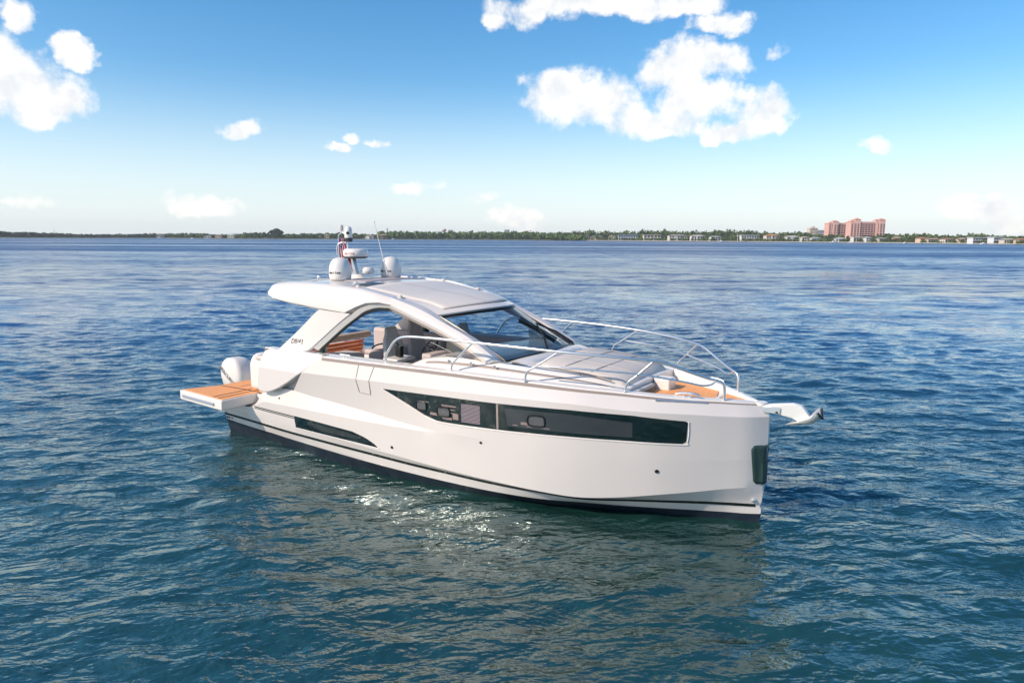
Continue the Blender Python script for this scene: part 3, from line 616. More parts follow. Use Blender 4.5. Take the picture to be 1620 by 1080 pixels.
# roof skin
RS = [(1.78, 1.40, 3.48, 3.52), (1.86, 1.45, 3.56, 3.61), (2.2, 1.5, 3.58, 3.645), (2.8, 1.5, 3.605, 3.67), (3.6, 1.5, 3.60, 3.665), (4.3, 1.47, 3.56, 3.635), (5.0, 1.42, 3.455, 3.57), (5.5, 1.36, 3.36, 3.50)]
front = 7.0
m_ = MB(); rows = []; prof = [-1, -.85, -.65, -.45, -.25, 0, .25, .45, .65, .85, 1]
def crown(ze, zc, u): return zc-(zc-ze)*abs(u)**2.2
for x, h, ze, zc in RS: rows.append([(x, u*h, crown(ze, zc, u)) for u in prof])
FR = []   # curved front edge along the top of the glass
for u in prof: FR.append(Vector((6.98-.80*abs(u)**1.7, u*1.24, 3.275-.135*abs(u)**2)))
for t in (.25, .5, .75, 1.0):
    base = [Vector(p) for p in rows[7]]
    rows.append([tuple(a.lerp(b, t)+Vector((0, 0, .045*sin(pi*t)))) for a, b in zip(base, FR)])
m_.grid(rows)
under = [[(p[0], p[1]*.98, p[2]-.09) for p in r] for r in rows]; m_.grid(under); m_.grid([rows[0], under[0]]); m_.grid([rows[-1], under[-1]])
m_.build('hardtop', GEL, Y, smooth=40)
def roofs(s_, u):     # s_ runs along the section rows, u across -1..1
    j = max(0, min(len(rows)-2, int(s_))); t = s_-j; f = np.interp(u, prof, range(11)); k = min(int(f), 9); v = f-k
    return (Vector(rows[j][k]).lerp(Vector(rows[j][k+1]), v)).lerp(Vector(rows[j+1][k]).lerp(Vector(rows[j+1][k+1]), v), t)
def roofz(x, y):
    best = None
    for k in range(0, 111):
        s_ = k/10; u = y/max(.2, roofs(s_, 1).y); p = roofs(s_, max(-1, min(1, u)))
        d = abs(p.x-x)
        if best is None or d < best[0]: best = (d, p.z)
    return best[1]
def roof_patch(s0, s1, u0, u1, name, m, off=.012, thick=.01, n=18):
    return MB().grid([[roofs(s0+(s1-s0)*i/n, u0+(u1-u0)*j/n)+Vector((0, 0, off)) for j in range(n+1)] for i in range(n+1)]).build(name, m, Y, smooth=60, solid=thick)
roof_patch(5.05, 10.35, -.86, .86, 'sunroof_panel', ROOFP)
roof_patch(1.6, 2.5, -.9, .9, 'aft_roof_panel', ROOFP, off=.008)
roof_patch(3.35, 4.3, -.5, .72, 'roof_hatch', mat('roof_hatch_panel', (.42, .37, .36), .5), off=.010)
roof_patch(4.45, 4.9, -.78, -.42, 'roof_vent', CHAR, off=.010)
m_ = MB(); m_.grid([[roofs(s_, -.86+1.72*j/20)+Vector((0, 0, .016)) for j in range(21)] for s_ in (10.35, 10.42)]); m_.build('sunroof_seam', TAUPE, Y, solid=.01)
m_ = MB(); m_.grid([[roofs(s_, u)+Vector((0, 0, .015)) for s_ in [5.1+5.2*k/16 for k in range(17)]] for u in (-.205, -.195)]); m_.build('sunroof_seam', mat('pale_seam', (.45, .42, .39), .6), Y)
for (s_, u) in [(4.9, -.93), (6.6, -.93), (4.9, .93), (6.6, .93)]:
    m_ = MB(); m_.lathe([(0, -.02), (.06, -.02), (.055, .045), (.03, .065), (0, .07)], tuple(roofs(s_, u)), 14, sy=.7); m_.build('roof_light', CUSH, Y)

# windscreen
def gl(u, v):   # u across -1..1, v 0 at base .. 1 at top
    b = Vector((8.0-.20*abs(u)**2, u*1.27, 2.43-.05*u*u)); t = Vector((6.96-.80*abs(u)**1.7, u*1.20, 3.235-.135*u*u))
    p = b.lerp(t, v); p.z += .03*sin(pi*v); return p
m_ = MB(); m_.grid([[gl(-1+2*i/24, j/10) for i in range(25)] for j in range(11)]); wsc = m_.build('windscreen', GLASS, Y, smooth=60)
m_ = MB(); m_.tube([gl(-1+2*i/24, .985)+Vector((.012, 0, .0)) for i in range(25)], .030, 6); m_.tube([gl(-1+2*i/24, .02)+Vector((.012, 0, .01)) for i in range(25)], .030, 6)
m_.tube([gl(-.985, j/10)+Vector((.01, 0, .01)) for j in range(11)], .022, 6); m_.tube([gl(.985, j/10)+Vector((.01, 0, .01)) for j in range(11)], .022, 6)
m_.build('windscreen_frame', BLACK, wsc, smooth=40)
for (pu, tu, tv, b0, b1) in [(-.15, .12, .46, (-.16, .62), (.22, .12)), (.85, .14, .50, (-.12, .66), (.30, .14))]:
    nn = Vector((.05, 0, .06)); m_ = MB(); P0 = gl(pu, .02)+nn; P1 = gl(tu, tv)+nn*1.3
    m_.tube([P0, P0.lerp(P1, .5)+nn*.6, P1], [.026, .020, .016], 6); m_.tube([gl(*b0)+nn*.7, gl((b0[0]+b1[0])/2, (b0[1]+b1[1])/2)+nn*.9, gl(*b1)+nn*.7], .021, 6)
    m_.tube([gl(*b0)+nn*1.5, gl((b0[0]+b1[0])/2, (b0[1]+b1[1])/2)+nn*1.3, gl(*b1)+nn*1.5], .014, 6)
    m_.lathe([(0, 0), (.04, 0), (.035, .05), (0, .06)], tuple(gl(pu, .0)+Vector((.03, 0, .0))), 12); m_.build('wiper', BLACK, Y)

# interior
m_ = MB(); m_.prism([(5.75, -1.42, 1.25), (5.75, -1.42, 2.05), (5.95, -1.42, 2.28), (6.6, -1.42, 2.36), (7.55, -1.42, 2.38), (7.75, -1.42, 1.25)], (0, 2.84, 0)); m_.build('dashboard', mat('dark_dashboard', (.09, .11, .11), .5), Y, bevel=.03, seg=3)
m_ = MB(); m_.box(5.55, 5.80, -.98, -.18, 1.7, 2.30); hc = m_.build('helm_console', TAUPC, Y, bevel=.04, seg=3)
m_ = MB(); m_.box(5.50, 5.54, -.90, -.62, 2.05, 2.3); m_.build('display', CHAR, hc, bevel=.01)
w_ = MB(); c = Vector((5.42, -.55, 2.36)); ax = Vector((-.82, 0, .57)); u_ = Vector((0, 1, 0)); v_ = ax.cross(u_)
ring = [c+(u_*cos(t)+v_*sin(t))*.20 for t in [2*pi*k/28 for k in range(28)]]; w_.tube(ring+[ring[0]], .016, 8, cap=False)
for t in (pi/2, pi/2+2.1, pi/2-2.1): w_.tube([c-ax*.03, c+(u_*cos(t)+v_*sin(t))*.2], .012, 6)
w_.tube([c-ax*.16, c], .03, 8); w_.build('steering_wheel', BLACK, Y)
m_ = MB(); m_.box(4.98, 5.12, -1.12, -1.02, 2.2, 2.42); m_.tube([(5.05, -1.07, 2.38), (4.95, -1.07, 2.52)], .02, 8); m_.build('throttle', BLACK, Y, bevel=.02)
def seat(x, y, w=.52, m=GREYC, zt=2.72, zs=1.95):
    r = []
    for z, t, ww, dx in [(zs, .15, w, 0), (zs+.15, .16, w*1.02, -.02), (zs+.42, .14, w*.98, -.06), (zt-.24, .11, w*.84, -.09), (zt-.14, .11, w*.62, -.10), (zt-.03, .09, w*.58, -.115), (zt, .05, w*.5, -.12)]:
        ring = []
        for k in range(20):
            a = 2*pi*k/20; cx = abs(cos(a))**.6*(1 if cos(a) >= 0 else -1); cy = abs(sin(a))**.45*(1 if sin(a) >= 0 else -1)
            ring.append((x+dx+cx*t/2+(0.05*abs(cy)**2), y+cy*ww/2, z))
        r.append(ring)
    b = MB(); b.grid(r, closeu=True); b.add(r[-1], [tuple(range(20))]); b.add(r[0], [tuple(range(20))]); so = b.build('helm_seat', m, Y, smooth=60)
    c_ = MB(); c_.box(x-.02, x+.50, y-w/2, y+w/2, zs-.14, zs+.04); c_.build('seat_base', m, so, bevel=.06, seg=3)
    p_ = MB(); p_.box(x+.02, x+.40, y-w/2+.03, y+w/2-.03, 1.25, zs-.15); p_.build('pedestal', WHITE, so, bevel=.02)
    return so
seat(4.52, -.68, .56); seat(4.62, -.05, .52, mat('seat_taupe', (.46, .41, .38), .6), 2.86)
seat(5.35, .75, .5, GREYC, 2.72)
m_ = MB(); m_.box(4.9, 6.6, 1.05, 1.5, 1.25, 2.42); m_.build('port_cabinet', TAUPC, Y, bevel=.04, seg=2)
# cockpit lounge: sofa, orange backed bench, cushions
m_ = MB(); m_.box(1.9, 4.1, .95, 1.55, 1.25, 1.65); m_.build('lounge_base', WHITE, Y, bevel=.03)
m_ = MB(); m_.box(1.9, 4.15, 1.0, 1.5, 1.655, 1.78); m_.build('lounge_cushion', TAUPC, Y, bevel=.05, seg=3)
m_ = MB(); m_.box(1.85, 4.15, 1.38, 1.58, 1.70, 2.30); m_.build('lounge_backrest', TAUPC, Y, bevel=.07, seg=3)
m_ = MB(); m_.box(3.6, 4.0, -.55, 1.0, 1.4, 2.12); m_.build('lounge_backrest', TAUPC, Y, bevel=.08, seg=3)
m_ = MB(); m_.tube(catmull([(3.55, -.35, 2.13), (3.55, -.2, 2.19), (3.55, .15, 2.19), (3.55, .3, 2.13)], 5), .018, 6); m_.build('grab_handle', BLACK, Y)
m_ = MB()
for k in range(5): m_.box(2.02+.02*k, 2.10+.02*k, -1.35, .75, 1.62+k*.098, 1.70+k*.098)
m_.build('slatted_backrest', ORANGE, Y, bevel=.02)
m_ = MB(); m_.tube([(2.16, -1.35, 2.20), (2.2, .9, 2.22)], .085, 12); m_.build('bolster', mat('cream_bolster', (.62, .47, .36), .7), Y)
m_ = MB(); m_.box(2.95, 3.55, -1.2, -.55, 1.90, 2.08); m_.build('white_headrest', CUSH, Y, bevel=.06, seg=3)
m_ = MB(); m_.box(2.98, 3.16, -1.42, -1.26, 1.9, 2.27); m_.build('white_pod', WHITE, Y, bevel=.06, seg=3)
m_ = MB(); m_.box(4.85, 5.25, -1.25, -.8, 1.25, 2.10); m_.build('galley_unit', mat('olive_unit', (.30, .30, .24), .5), Y, bevel=.03, seg=2)
m_ = MB(); m_.box(4.80, 5.2, -1.3, -.75, 2.11, 2.18); m_.build('galley_top', WHITE, Y, bevel=.02, seg=2)

# roof equipment
def text(txt, size, parent, m, M, ext=.002, name='lettering', shear=0):
    cu = bpy.data.curves.new('t', 'FONT'); cu.body = txt; cu.size = size; cu.extrude = ext; cu.align_x = 'CENTER'; cu.align_y = 'CENTER'; cu.shear = shear; cu.offset = .0012
    o = bpy.data.objects.new('t', cu); S.collection.objects.link(o); bpy.context.view_layer.update()
    me = bpy.data.meshes.new_from_object(o.evaluated_get(bpy.context.evaluated_depsgraph_get())); bpy.data.objects.remove(o); bpy.data.curves.remove(cu)
    me.materials.clear(); me.materials.append(m); t = bpy.data.objects.new(name, me); S.collection.objects.link(t); t.parent = parent; t.matrix_local = M; return t
def frame(o, xd, nrm):
    n = Vector(nrm).normalized(); x = Vector(xd); x = (x-n*x.dot(n)).normalized(); y = n.cross(x)
    return Matrix(((x.x, y.x, n.x, o[0]), (x.y, y.y, n.y, o[1]), (x.z, y.z, n.z, o[2]), (0, 0, 0, 1)))
def wrap_text(txt, size, c, R, ang0, z, m, parent, spacing):
    # letters set round a cylinder of radius R, ang0 = bearing of the middle letter
    k0 = (len(txt)-1)/2
    for k, ch in enumerate(txt):
        a = ang0+(k-k0)*spacing/R; n = Vector((cos(a), sin(a), 0))
        text(ch, size, parent, m, frame(Vector((c[0], c[1], z))+n*(R+.003), (-sin(a), cos(a), 0), n), name='letter')
camang = atan2(CAMP.y, CAMP.x-2.9)
for i, (yd, xd) in enumerate(((-.66, 2.95), (.66, 3.22))):
    z = roofz(xd, yd); r = .245
    m_ = MB(); m_.lathe([(0, 0), (r*.80, 0), (r*.93, .02), (r*.99, .08), (r, .17), (r*.985, .25), (r*.92, .33), (r*.78, .41), (r*.56, .465), (r*.3, .49), (0, .50)], (xd, yd, z), 40)
    dm = m_.build('satellite_dome', WHITE, Y, smooth=60); p_ = MB(); p_.lathe([(0, -.03), (r*.83, -.03), (r*.83, .005), (0, .005)], (xd, yd, z), 30); p_.build('dome_base', mat('grey_base', (.25, .25, .25), .5), dm)
    wrap_text('marine', .085, (xd, yd), r, atan2(CAMP.y-yd, CAMP.x-xd)-.55, z+.17, LETT, dm, .047)
mb_ = (2.78, 0.0); zr = roofz(*mb_)
m_ = MB(); rows = []
for s_ in range(11):
    t = s_/10; rows.append([(mb_[0]-.28*t*0-.02+cos(a)*(.34-.18*t**.5), sin(a)*(.22-.12*t**.5), zr-.02+.10*t) for a in [2*pi*k/24 for k in range(24)]])
m_.grid(rows, closeu=True); m_.add(rows[-1], [tuple(range(24))]); mast = m_.build('mast_base', WHITE, Y, smooth=60)
m_ = MB(); m_.prism([(mb_[0]-.10, -.05, zr+.06), (mb_[0]+.05, -.05, zr+.06), (mb_[0]-.07, -.05, zr+.46), (mb_[0]-.15, -.05, zr+.46)], (0, .10, 0)); m_.build('mast_post', ALU, Y, bevel=.015)
m_ = MB(); rc = (mb_[0]-.02, 0, zr+.47); m_.lathe([(0, 0), (.24, 0), (.275, .02), (.285, .06), (.28, .12), (.265, .17), (.23, .195), (0, .20)], rc, 40); rd = m_.build('radar_dome', WHITE, Y, smooth=60)
p_ = MB(); p_.lathe([(0, -.025), (.25, -.025), (.275, .0), (.275, .018), (0, .018)], rc, 40); p_.build('radar_base', CHAR, rd)
wrap_text('marine', .075, rc, .28, atan2(CAMP.y, CAMP.x-rc[0])-.55, rc[2]+.09, LETR, rd, .043)
m_ = MB(); m_.tube([(mb_[0]-.26, .0, zr+.45), (mb_[0]-.30, 0, zr+.95)], .016, 8); m_.tube([(mb_[0]-.10, 0, zr+.44), (mb_[0]-.26, 0, zr+.46)], .02, 8)
m_.tube(catmull([(mb_[0]-.30, 0, zr+.80), (mb_[0]-.42, -.06, zr+.80), (mb_[0]-.52, -.1, zr+.72), (mb_[0]-.53, -.1, zr+.52)], 5), .012, 8); m_.build('mast_bracket', STEEL, Y, smooth=60)
cz = (mb_[0]-.24, 0, zr+.88); m_ = MB(); m_.lathe([(0, 0), (.085, 0), (.09, .03), (.09, .10), (.085, .2), (.07, .26), (.04, .29), (0, .30)], cz, 24); tcam = m_.build('thermal_camera', WHITE, Y, smooth=60)
p_ = MB(); p_.lathe([(0, -.06), (.08, -.06), (.095, -.03), (.095, .03), (0, .03)], cz, 24); p_.build('camera_base', CHAR, tcam); p_ = MB(); p_.lathe([(0, -.01), (.035, -.01), (.035, .02), (0, .03)], (0, 0, 0), 14)
nrm = Vector((.6, -.8, 0)).normalized(); qd = nrm.to_track_quat('Z', 'Y').to_matrix(); cc_ = Vector(cz)+nrm*.08+Vector((0, 0, .14)); p_.v = [tuple(cc_+qd@Vector(v)) for v in p_.v]; p_.build('lens', BLACK, tcam)
# hoop with all-round light
m_ = MB(); hx, hy = 2.28, -.02
m_.tube(catmull([(hx-.05, hy, zr+.30), (hx-.05, hy, zr+.9), (hx, hy, zr+1.0), (hx+.1, hy, zr+1.03), (hx+.19, hy, zr+.98), (hx+.22, hy, zr+.88)], 5), .012, 8); m_.tube([(hx-.02, hy, zr-.02), (hx-.05, hy, zr+.32)], .016, 8)
m_.tube([(hx+.03, hy, zr+1.0), (hx+.05, hy, zr+1.08)], .014, 8); m_.tube([(hx-.05, hy, zr+.75), (hx+.22, hy, zr+.80)], .010, 6)
m_.build('light_hoop', STEEL, Y, smooth=60)
m_ = MB(); m_.lathe([(0, 0), (.045, 0), (.05, .03), (.05, .10), (.045, .13), (0, .14)], (hx+.05, hy, zr+1.07), 20); m_.build('all_round_light', CUSH, Y, smooth=60)
m_ = MB(); m_.lathe([(0, 0), (.10, 0), (.13, .03), (.135, .08), (.12, .13), (.08, .16), (0, .165)], (3.05, .1, roofz(3.05, .1)), 24); m_.build('gps_antenna', WHITE, Y, smooth=60)
m_ = MB(); m_.tube([(3.48, .28, roofz(3.48, .28)), (3.38, .2, zr+.62), (3.27, .1, zr+1.27)], [.018, .011, .006], 8); m_.lathe([(0, 0), (.016, .0), (.02, .025), (0, .05)], (3.27, .1, zr+1.25), 10); m_.build('whip_antenna', WHITE, Y, smooth=60)
m_ = MB(); m_.tube(catmull([(1.92, -.42, 3.60), (1.92, -.42, 3.665), (1.95, -.41, 3.68), (1.98, -.40, 3.66), (1.99, -.40, 3.60)], 4), .014, 8); m_.build('roof_eye', STEEL, Y)
m_ = MB(); m_.tube([(2.5, .1, zr), (2.5, .1, zr+.16)], .03, 8); m_.tube([(2.6, -.12, zr+.01), (2.6, -.12, zr+.1)], .035, 8); m_.build('mast_fittings', STEEL, Y)

# flag hanging from the hoop
fl = empty('flag', (hx+.0, hy, zr+.3), 'small red and white striped flag with a blue canton, hanging limp from the mast hoop', 'flag')
def flag_rows(x0, a, b):
    r = []
    for i in range(15):
        t = i/14; z = .62-t*.72; rr = []
        for j in range(7):
            s_ = j/6; f = sin(j*1.9+i*.45)*.035*(.3+t); rr.append((-.03+(a+(b-a)*s_)*(.16+.22*t)+f*.4+.10*t*t, f, z-.06*s_))
        r.append(rr)
    return r
for i in range(7):
    m_ = MB(); m_.grid(flag_rows(0, i/7, (i+1)/7)); m_.build('stripe', RED if i % 2 == 0 else FWH, fl, smooth=60)
m_ = MB(); m_.grid([[(p[0], p[1]-.012, p[2]) for p in r] for r in flag_rows(0, 0, .5)[:5]]); m_.build('canton', BLUE, fl, smooth=60)

# lettering on the arch legs
for side in (-1, 1):
    o = Vector((2.80, side*1.785, 2.40)); nrm = Vector((0, side*1.0, .14))
    text('DB/43', .145, Y, LETT, frame(o+nrm.normalized()*.012, (-side*1.0*-1 if False else (1 if side < 0 else -1), 0, .03), nrm), .004, 'arch_lettering', .2)

# anchor on its bow roller
an = MB()
an.prism([(11.9, -.05, 1.94), (12.15, -.05, 1.99), (12.42, -.05, 2.04), (12.56, -.05, 2.02), (12.70, -.05, 1.84), (12.55, -.05, 1.74), (12.42, -.05, 1.80), (12.1, -.05, 1.84), (11.9, -.05, 1.86)], (0, .10, 0))
ao = an.build('anchor', mat('galvanised_white', (.70, .70, .68), .35, metal=.3), Y, bevel=.012)
an = MB(); rows = [[(12.34, 0, 1.66), (12.34, 0, 1.66), (12.34, 0, 1.66)], [(12.52, -.14, 1.76), (12.52, 0, 1.70), (12.52, .14, 1.76)], [(12.70, -.20, 1.86), (12.72, 0, 1.74), (12.70, .20, 1.86)], [(12.80, -.17, 1.98), (12.85, 0, 1.84), (12.80, .17, 1.98)]]
an.grid(rows); an.build('fluke', mat('galvanised_fluke', (.66, .66, .63), .35, metal=.3), ao, smooth=50, solid=.025)
an = MB(); an.tube([(12.82, -.17, 1.97), (12.87, 0, 1.84), (12.82, .17, 1.97)], .014, 6); an.build('fluke_edge', BLACK, ao)
m_ = MB(); m_.box(11.8, 12.25, -.08, -.06, 1.84, 1.95); m_.box(11.8, 12.25, .06, .08, 1.84, 1.95); m_.tube([(12.2, -.08, 1.86), (12.2, .08, 1.86)], .03, 10); m_.build('bow_roller', STEEL, Y, bevel=.008)

# outboard motors
def motor(y):
    r = []
    for z, xa, xb, w in [(.66, -1.62, -.98, .40), (.76, -1.74, -.90, .47), (.95, -1.78, -.86, .52), (1.12, -1.78, -.88, .53), (1.26, -1.72, -.94, .52), (1.37, -1.63, -1.03, .47), (1.435, -1.54, -1.12, .38), (1.455, -1.45, -1.2, .26)]:
        cx, hx_ = (xa+xb)/2, (xb-xa)/2; ring = []
        for k in range(28):
            a = 2*pi*k/28; c1 = abs(cos(a))**.5*(1 if cos(a) >= 0 else -1); s1 = abs(sin(a))**.5*(1 if sin(a) >= 0 else -1)
            ring.append((cx+hx_*c1, y+w/2*s1, z))
        r.append(ring)
    b = MB(); b.grid(r, closeu=True); b.add(r[-1], [tuple(range(28))]); b.add(r[0], [tuple(range(28))]); mo = b.build('outboard_motor', WHITE, Y, smooth=50)
    p_ = MB(); p_.box(-1.48, -1.06, y-.10, y+.10, -.25, .70); p_.build('leg', WHITE, mo, bevel=.05, seg=3)
    p_ = MB(); p_.lathe([(0, -.02), (.30, -.02), (.30, .0), (0, .0)], (-1.28, y, -.1), 20, sy=.4); p_.build('cavitation_plate', WHITE, mo)
    p_ = MB(); p_.box(-1.08, -.56, y-.12, y+.12, .45, .72); p_.build('mount_bracket', mat('bracket_white', (.6, .6, .6), .4), mo, bevel=.04)
    p_ = MB(); p_.tube([(-1.45, y-.03, 1.458), (-1.24, y-.03, 1.46)], .008, 6); p_.build('cowl_vent', TAUPE, mo)
    text('MERCURY', .145, mo, LETG, frame((-1.42, y-.268, 1.02), (1, 0, -.75), (-.0, -1, .0)), .004, 'cowl_lettering')
    return mo
motor(-.45); motor(.45)
m_ = MB(); m_.box(-.58, .0, -.85, .85, .55, .93); m_.build('motor_well', WHITE, Y, bevel=.05, seg=3)

# ================================================================== water
def build_water():
    rng = np.random.RandomState(4)
    def axis(lo, hi, step, far):
        a = list(np.arange(lo, hi+step, step)); d = step; x = a[-1]
        while x < far: d *= 1.016 if d < 2.2 else 1.16; x += d; a.append(x)
        d = step; x = lo; b = []
        while x > -far: d *= 1.016 if d < 2.2 else 1.16; x -= d; b.append(x)
        return np.array(b[::-1]+a)
    ax = axis(-20, 22, .12, 2900.); ay = axis(-13, 22, .12, 2900.)
    Xg, Yg = np.meshgrid(ax, ay, indexing='ij'); sx = np.gradient(ax)[:, None]; sy = np.gradient(ay)[None, :]; sp = np.maximum(sx, sy)
    Z = np.zeros_like(Xg)
    wd = radians(YAW-10)      # wind-wave direction
    for k in range(120):
        lam = 0.42*(11.0)**(rng.rand()**1.5)
        th = wd+rng.randn()*.6; kk = 2*pi/lam; amp = .0052*lam**.45*(.5+rng.rand())*.55
        ph = rng.rand()*2*pi; fade = np.clip((lam/sp-3)/3, 0, 1)
        arg = kk*(Xg*cos(th)+Yg*sin(th))+ph
        Z += amp*fade*(np.sin(arg)+.25*np.sin(2*arg+.7))
    nx, ny = Xg.shape; V = np.stack([Xg.ravel(), Yg.ravel(), Z.ravel()], 1).astype(np.float32)
    idx = np.arange(nx*ny).reshape(nx, ny); F = np.stack([idx[:-1, :-1], idx[1:, :-1], idx[1:, 1:], idx[:-1, 1:]], -1).reshape(-1, 4)
    me = bpy.data.meshes.new('water'); me.vertices.add(len(V)); me.vertices.foreach_set('co', V.ravel())
    me.loops.add(F.size); me.loops.foreach_set('vertex_index', F.ravel().astype(np.int32)); me.polygons.add(len(F))
    me.polygons.foreach_set('loop_start', np.arange(0, F.size, 4, dtype=np.int32)); me.update(calc_edges=True)
    me.polygons.foreach_set('use_smooth', np.ones(len(F), bool)); o = bpy.data.objects.new('water', me); S.collection.objects.link(o); o['kind'] = 'structure'; o.location.z = -.05
    m = bpy.data.materials.new('sea_water'); m.use_nodes = True; t = m.node_tree; b = t.nodes['Principled BSDF']; L = t.links
    b.inputs['Roughness'].default_value = .05; b.inputs['IOR'].default_value = 2.3; b.inputs['Specular Tint'].default_value = (.80, .97, 1, 1)
    tc = t.nodes.new('ShaderNodeTexCoord')
    def nz(scale, sxyz, detail, rough=.55, rot=0.0, dist=0.0):
        mp = t.nodes.new('ShaderNodeMapping'); mp.vector_type = 'TEXTURE'; mp.inputs['Scale'].default_value = sxyz; mp.inputs['Rotation'].default_value = (0, 0, rot)
        L.new(tc.outputs['Object'], mp.inputs[0]); n = t.nodes.new('ShaderNodeTexNoise'); n.inputs['Scale'].default_value = scale
        n.inputs['Detail'].default_value = detail; n.inputs['Roughness'].default_value = rough; n.inputs['Distortion'].default_value = dist; L.new(mp.outputs[0], n.inputs['Vector']); return n.outputs['Fac']
    big = nz(.05, (1, 1, 1), 3)
    cr = t.nodes.new('ShaderNodeValToRGB'); cr.color_ramp.elements[0].position = .35; cr.color_ramp.elements[0].color = (.005, .029, .025, 1)
    cr.color_ramp.elements[1].position = .65; cr.color_ramp.elements[1].color = (.011, .048, .034, 1); L.new(big, cr.inputs[0])
    # view-angle and sky tint painted into the base colour: green nearby, blue farther out
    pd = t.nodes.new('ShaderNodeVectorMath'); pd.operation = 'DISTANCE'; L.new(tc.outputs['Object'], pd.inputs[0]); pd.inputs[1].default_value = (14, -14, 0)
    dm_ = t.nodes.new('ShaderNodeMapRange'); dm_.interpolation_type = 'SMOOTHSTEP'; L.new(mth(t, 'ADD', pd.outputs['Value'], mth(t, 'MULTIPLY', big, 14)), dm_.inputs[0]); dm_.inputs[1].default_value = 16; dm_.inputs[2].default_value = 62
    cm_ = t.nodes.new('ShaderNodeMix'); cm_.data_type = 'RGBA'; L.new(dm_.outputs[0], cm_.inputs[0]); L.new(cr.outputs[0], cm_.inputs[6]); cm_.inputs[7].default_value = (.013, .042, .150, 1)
    L.new(cm_.outputs[2], b.inputs['Base Color'])
    rot = radians(YAW-90)
    a = nz(2.5, (2.2, 1, 1), 3, .5, rot+.12, .3); c = nz(5.0, (1.9, 1, 1), 4, .55, rot-.3, .2); c2 = nz(3.2, (2.0, 1, 1), 3, .5, rot+.55, .2)
    wind = nz(.016, (7, 1, 1), 4, .6, rot+.06)      # wind lanes over the bay
    wr = t.nodes.new('ShaderNodeMapRange'); L.new(wind, wr.inputs[0]); wr.inputs[1].default_value = .38; wr.inputs[2].default_value = .62; wr.inputs[3].default_value = .45; wr.inputs[4].default_value = 1.35
    h = mth(t, 'ADD', mth(t, 'MULTIPLY', a, .12), mth(t, 'ADD', mth(t, 'MULTIPLY', c, .030), mth(t, 'MULTIPLY', c2, .045)))
    bp = t.nodes.new('ShaderNodeBump'); bp.inputs['Distance'].default_value = 1.0; L.new(wr.outputs[0], bp.inputs['Strength']); L.new(h, bp.inputs['Height'])
    # small chop as a slope field, so that distant water keeps its roughness
    def slope(scale, sxyz, amt):
        mp = t.nodes.new('ShaderNodeMapping'); mp.vector_type = 'TEXTURE'; mp.inputs['Scale'].default_value = sxyz; mp.inputs['Rotation'].default_value = (0, 0, rot)
        L.new(tc.outputs['Object'], mp.inputs[0]); n = t.nodes.new('ShaderNodeTexNoise'); n.inputs['Scale'].default_value = scale; n.inputs['Detail'].default_value = 3
        L.new(mp.outputs[0], n.inputs['Vector']); v = t.nodes.new('ShaderNodeVectorMath'); v.operation = 'SUBTRACT'; L.new(n.outputs['Color'], v.inputs[0]); v.inputs[1].default_value = (.5, .5, .5)
        w = t.nodes.new('ShaderNodeVectorMath'); w.operation = 'MULTIPLY'; L.new(v.outputs[0], w.inputs[0]); w.inputs[1].default_value = (amt, amt, 0); return w.outputs[0]
    s1 = slope(.2, (2.2, 1, 1), 1.0); s2 = slope(.9, (2.2, 1, 1), 1.2)
    ad = t.nodes.new('ShaderNodeVectorMath'); ad.operation = 'ADD'; L.new(s1, ad.inputs[0]); L.new(s2, ad.inputs[1])
    sc_ = t.nodes.new('ShaderNodeVectorMath'); sc_.operation = 'SCALE'; L.new(ad.outputs[0], sc_.inputs[0]); L.new(wr.outputs[0], sc_.inputs[3])
    # the modelled waves carry the chop near the yacht; the slope field takes over beyond them
    ps = t.nodes.new('ShaderNodeVectorMath'); ps.operation = 'LENGTH'; L.new(tc.outputs['Object'], ps.inputs[0])
    fd = t.nodes.new('ShaderNodeMapRange'); L.new(ps.outputs['Value'], fd.inputs[0]); fd.inputs[1].default_value = 12; fd.inputs[2].default_value = 70; fd.inputs[3].default_value = .15; fd.inputs[4].default_value = 1
    sc2 = t.nodes.new('ShaderNodeVectorMath'); sc2.operation = 'SCALE'; L.new(sc_.outputs[0], sc2.inputs[0]); L.new(fd.outputs[0], sc2.inputs[3])
    a2 = t.nodes.new('ShaderNodeVectorMath'); a2.operation = 'ADD'; L.new(bp.outputs[0], a2.inputs[0]); L.new(sc2.outputs[0], a2.inputs[1])
    rr_ = t.nodes.new('ShaderNodeMapRange'); L.new(ps.outputs['Value'], rr_.inputs[0]); rr_.inputs[1].default_value = 25; rr_.inputs[2].default_value = 260; rr_.inputs[3].default_value = .04; rr_.inputs[4].default_value = .38
    L.new(mth(t, 'MULTIPLY', rr_.outputs[0], wr.outputs[0]), b.inputs['Roughness'])
    nm = t.nodes.new('ShaderNodeVectorMath'); nm.operation = 'NORMALIZE'; L.new(a2.outputs[0], nm.inputs[0]); L.new(nm.outputs[0], b.inputs['Normal'])
    me.materials.append(m)
build_water()

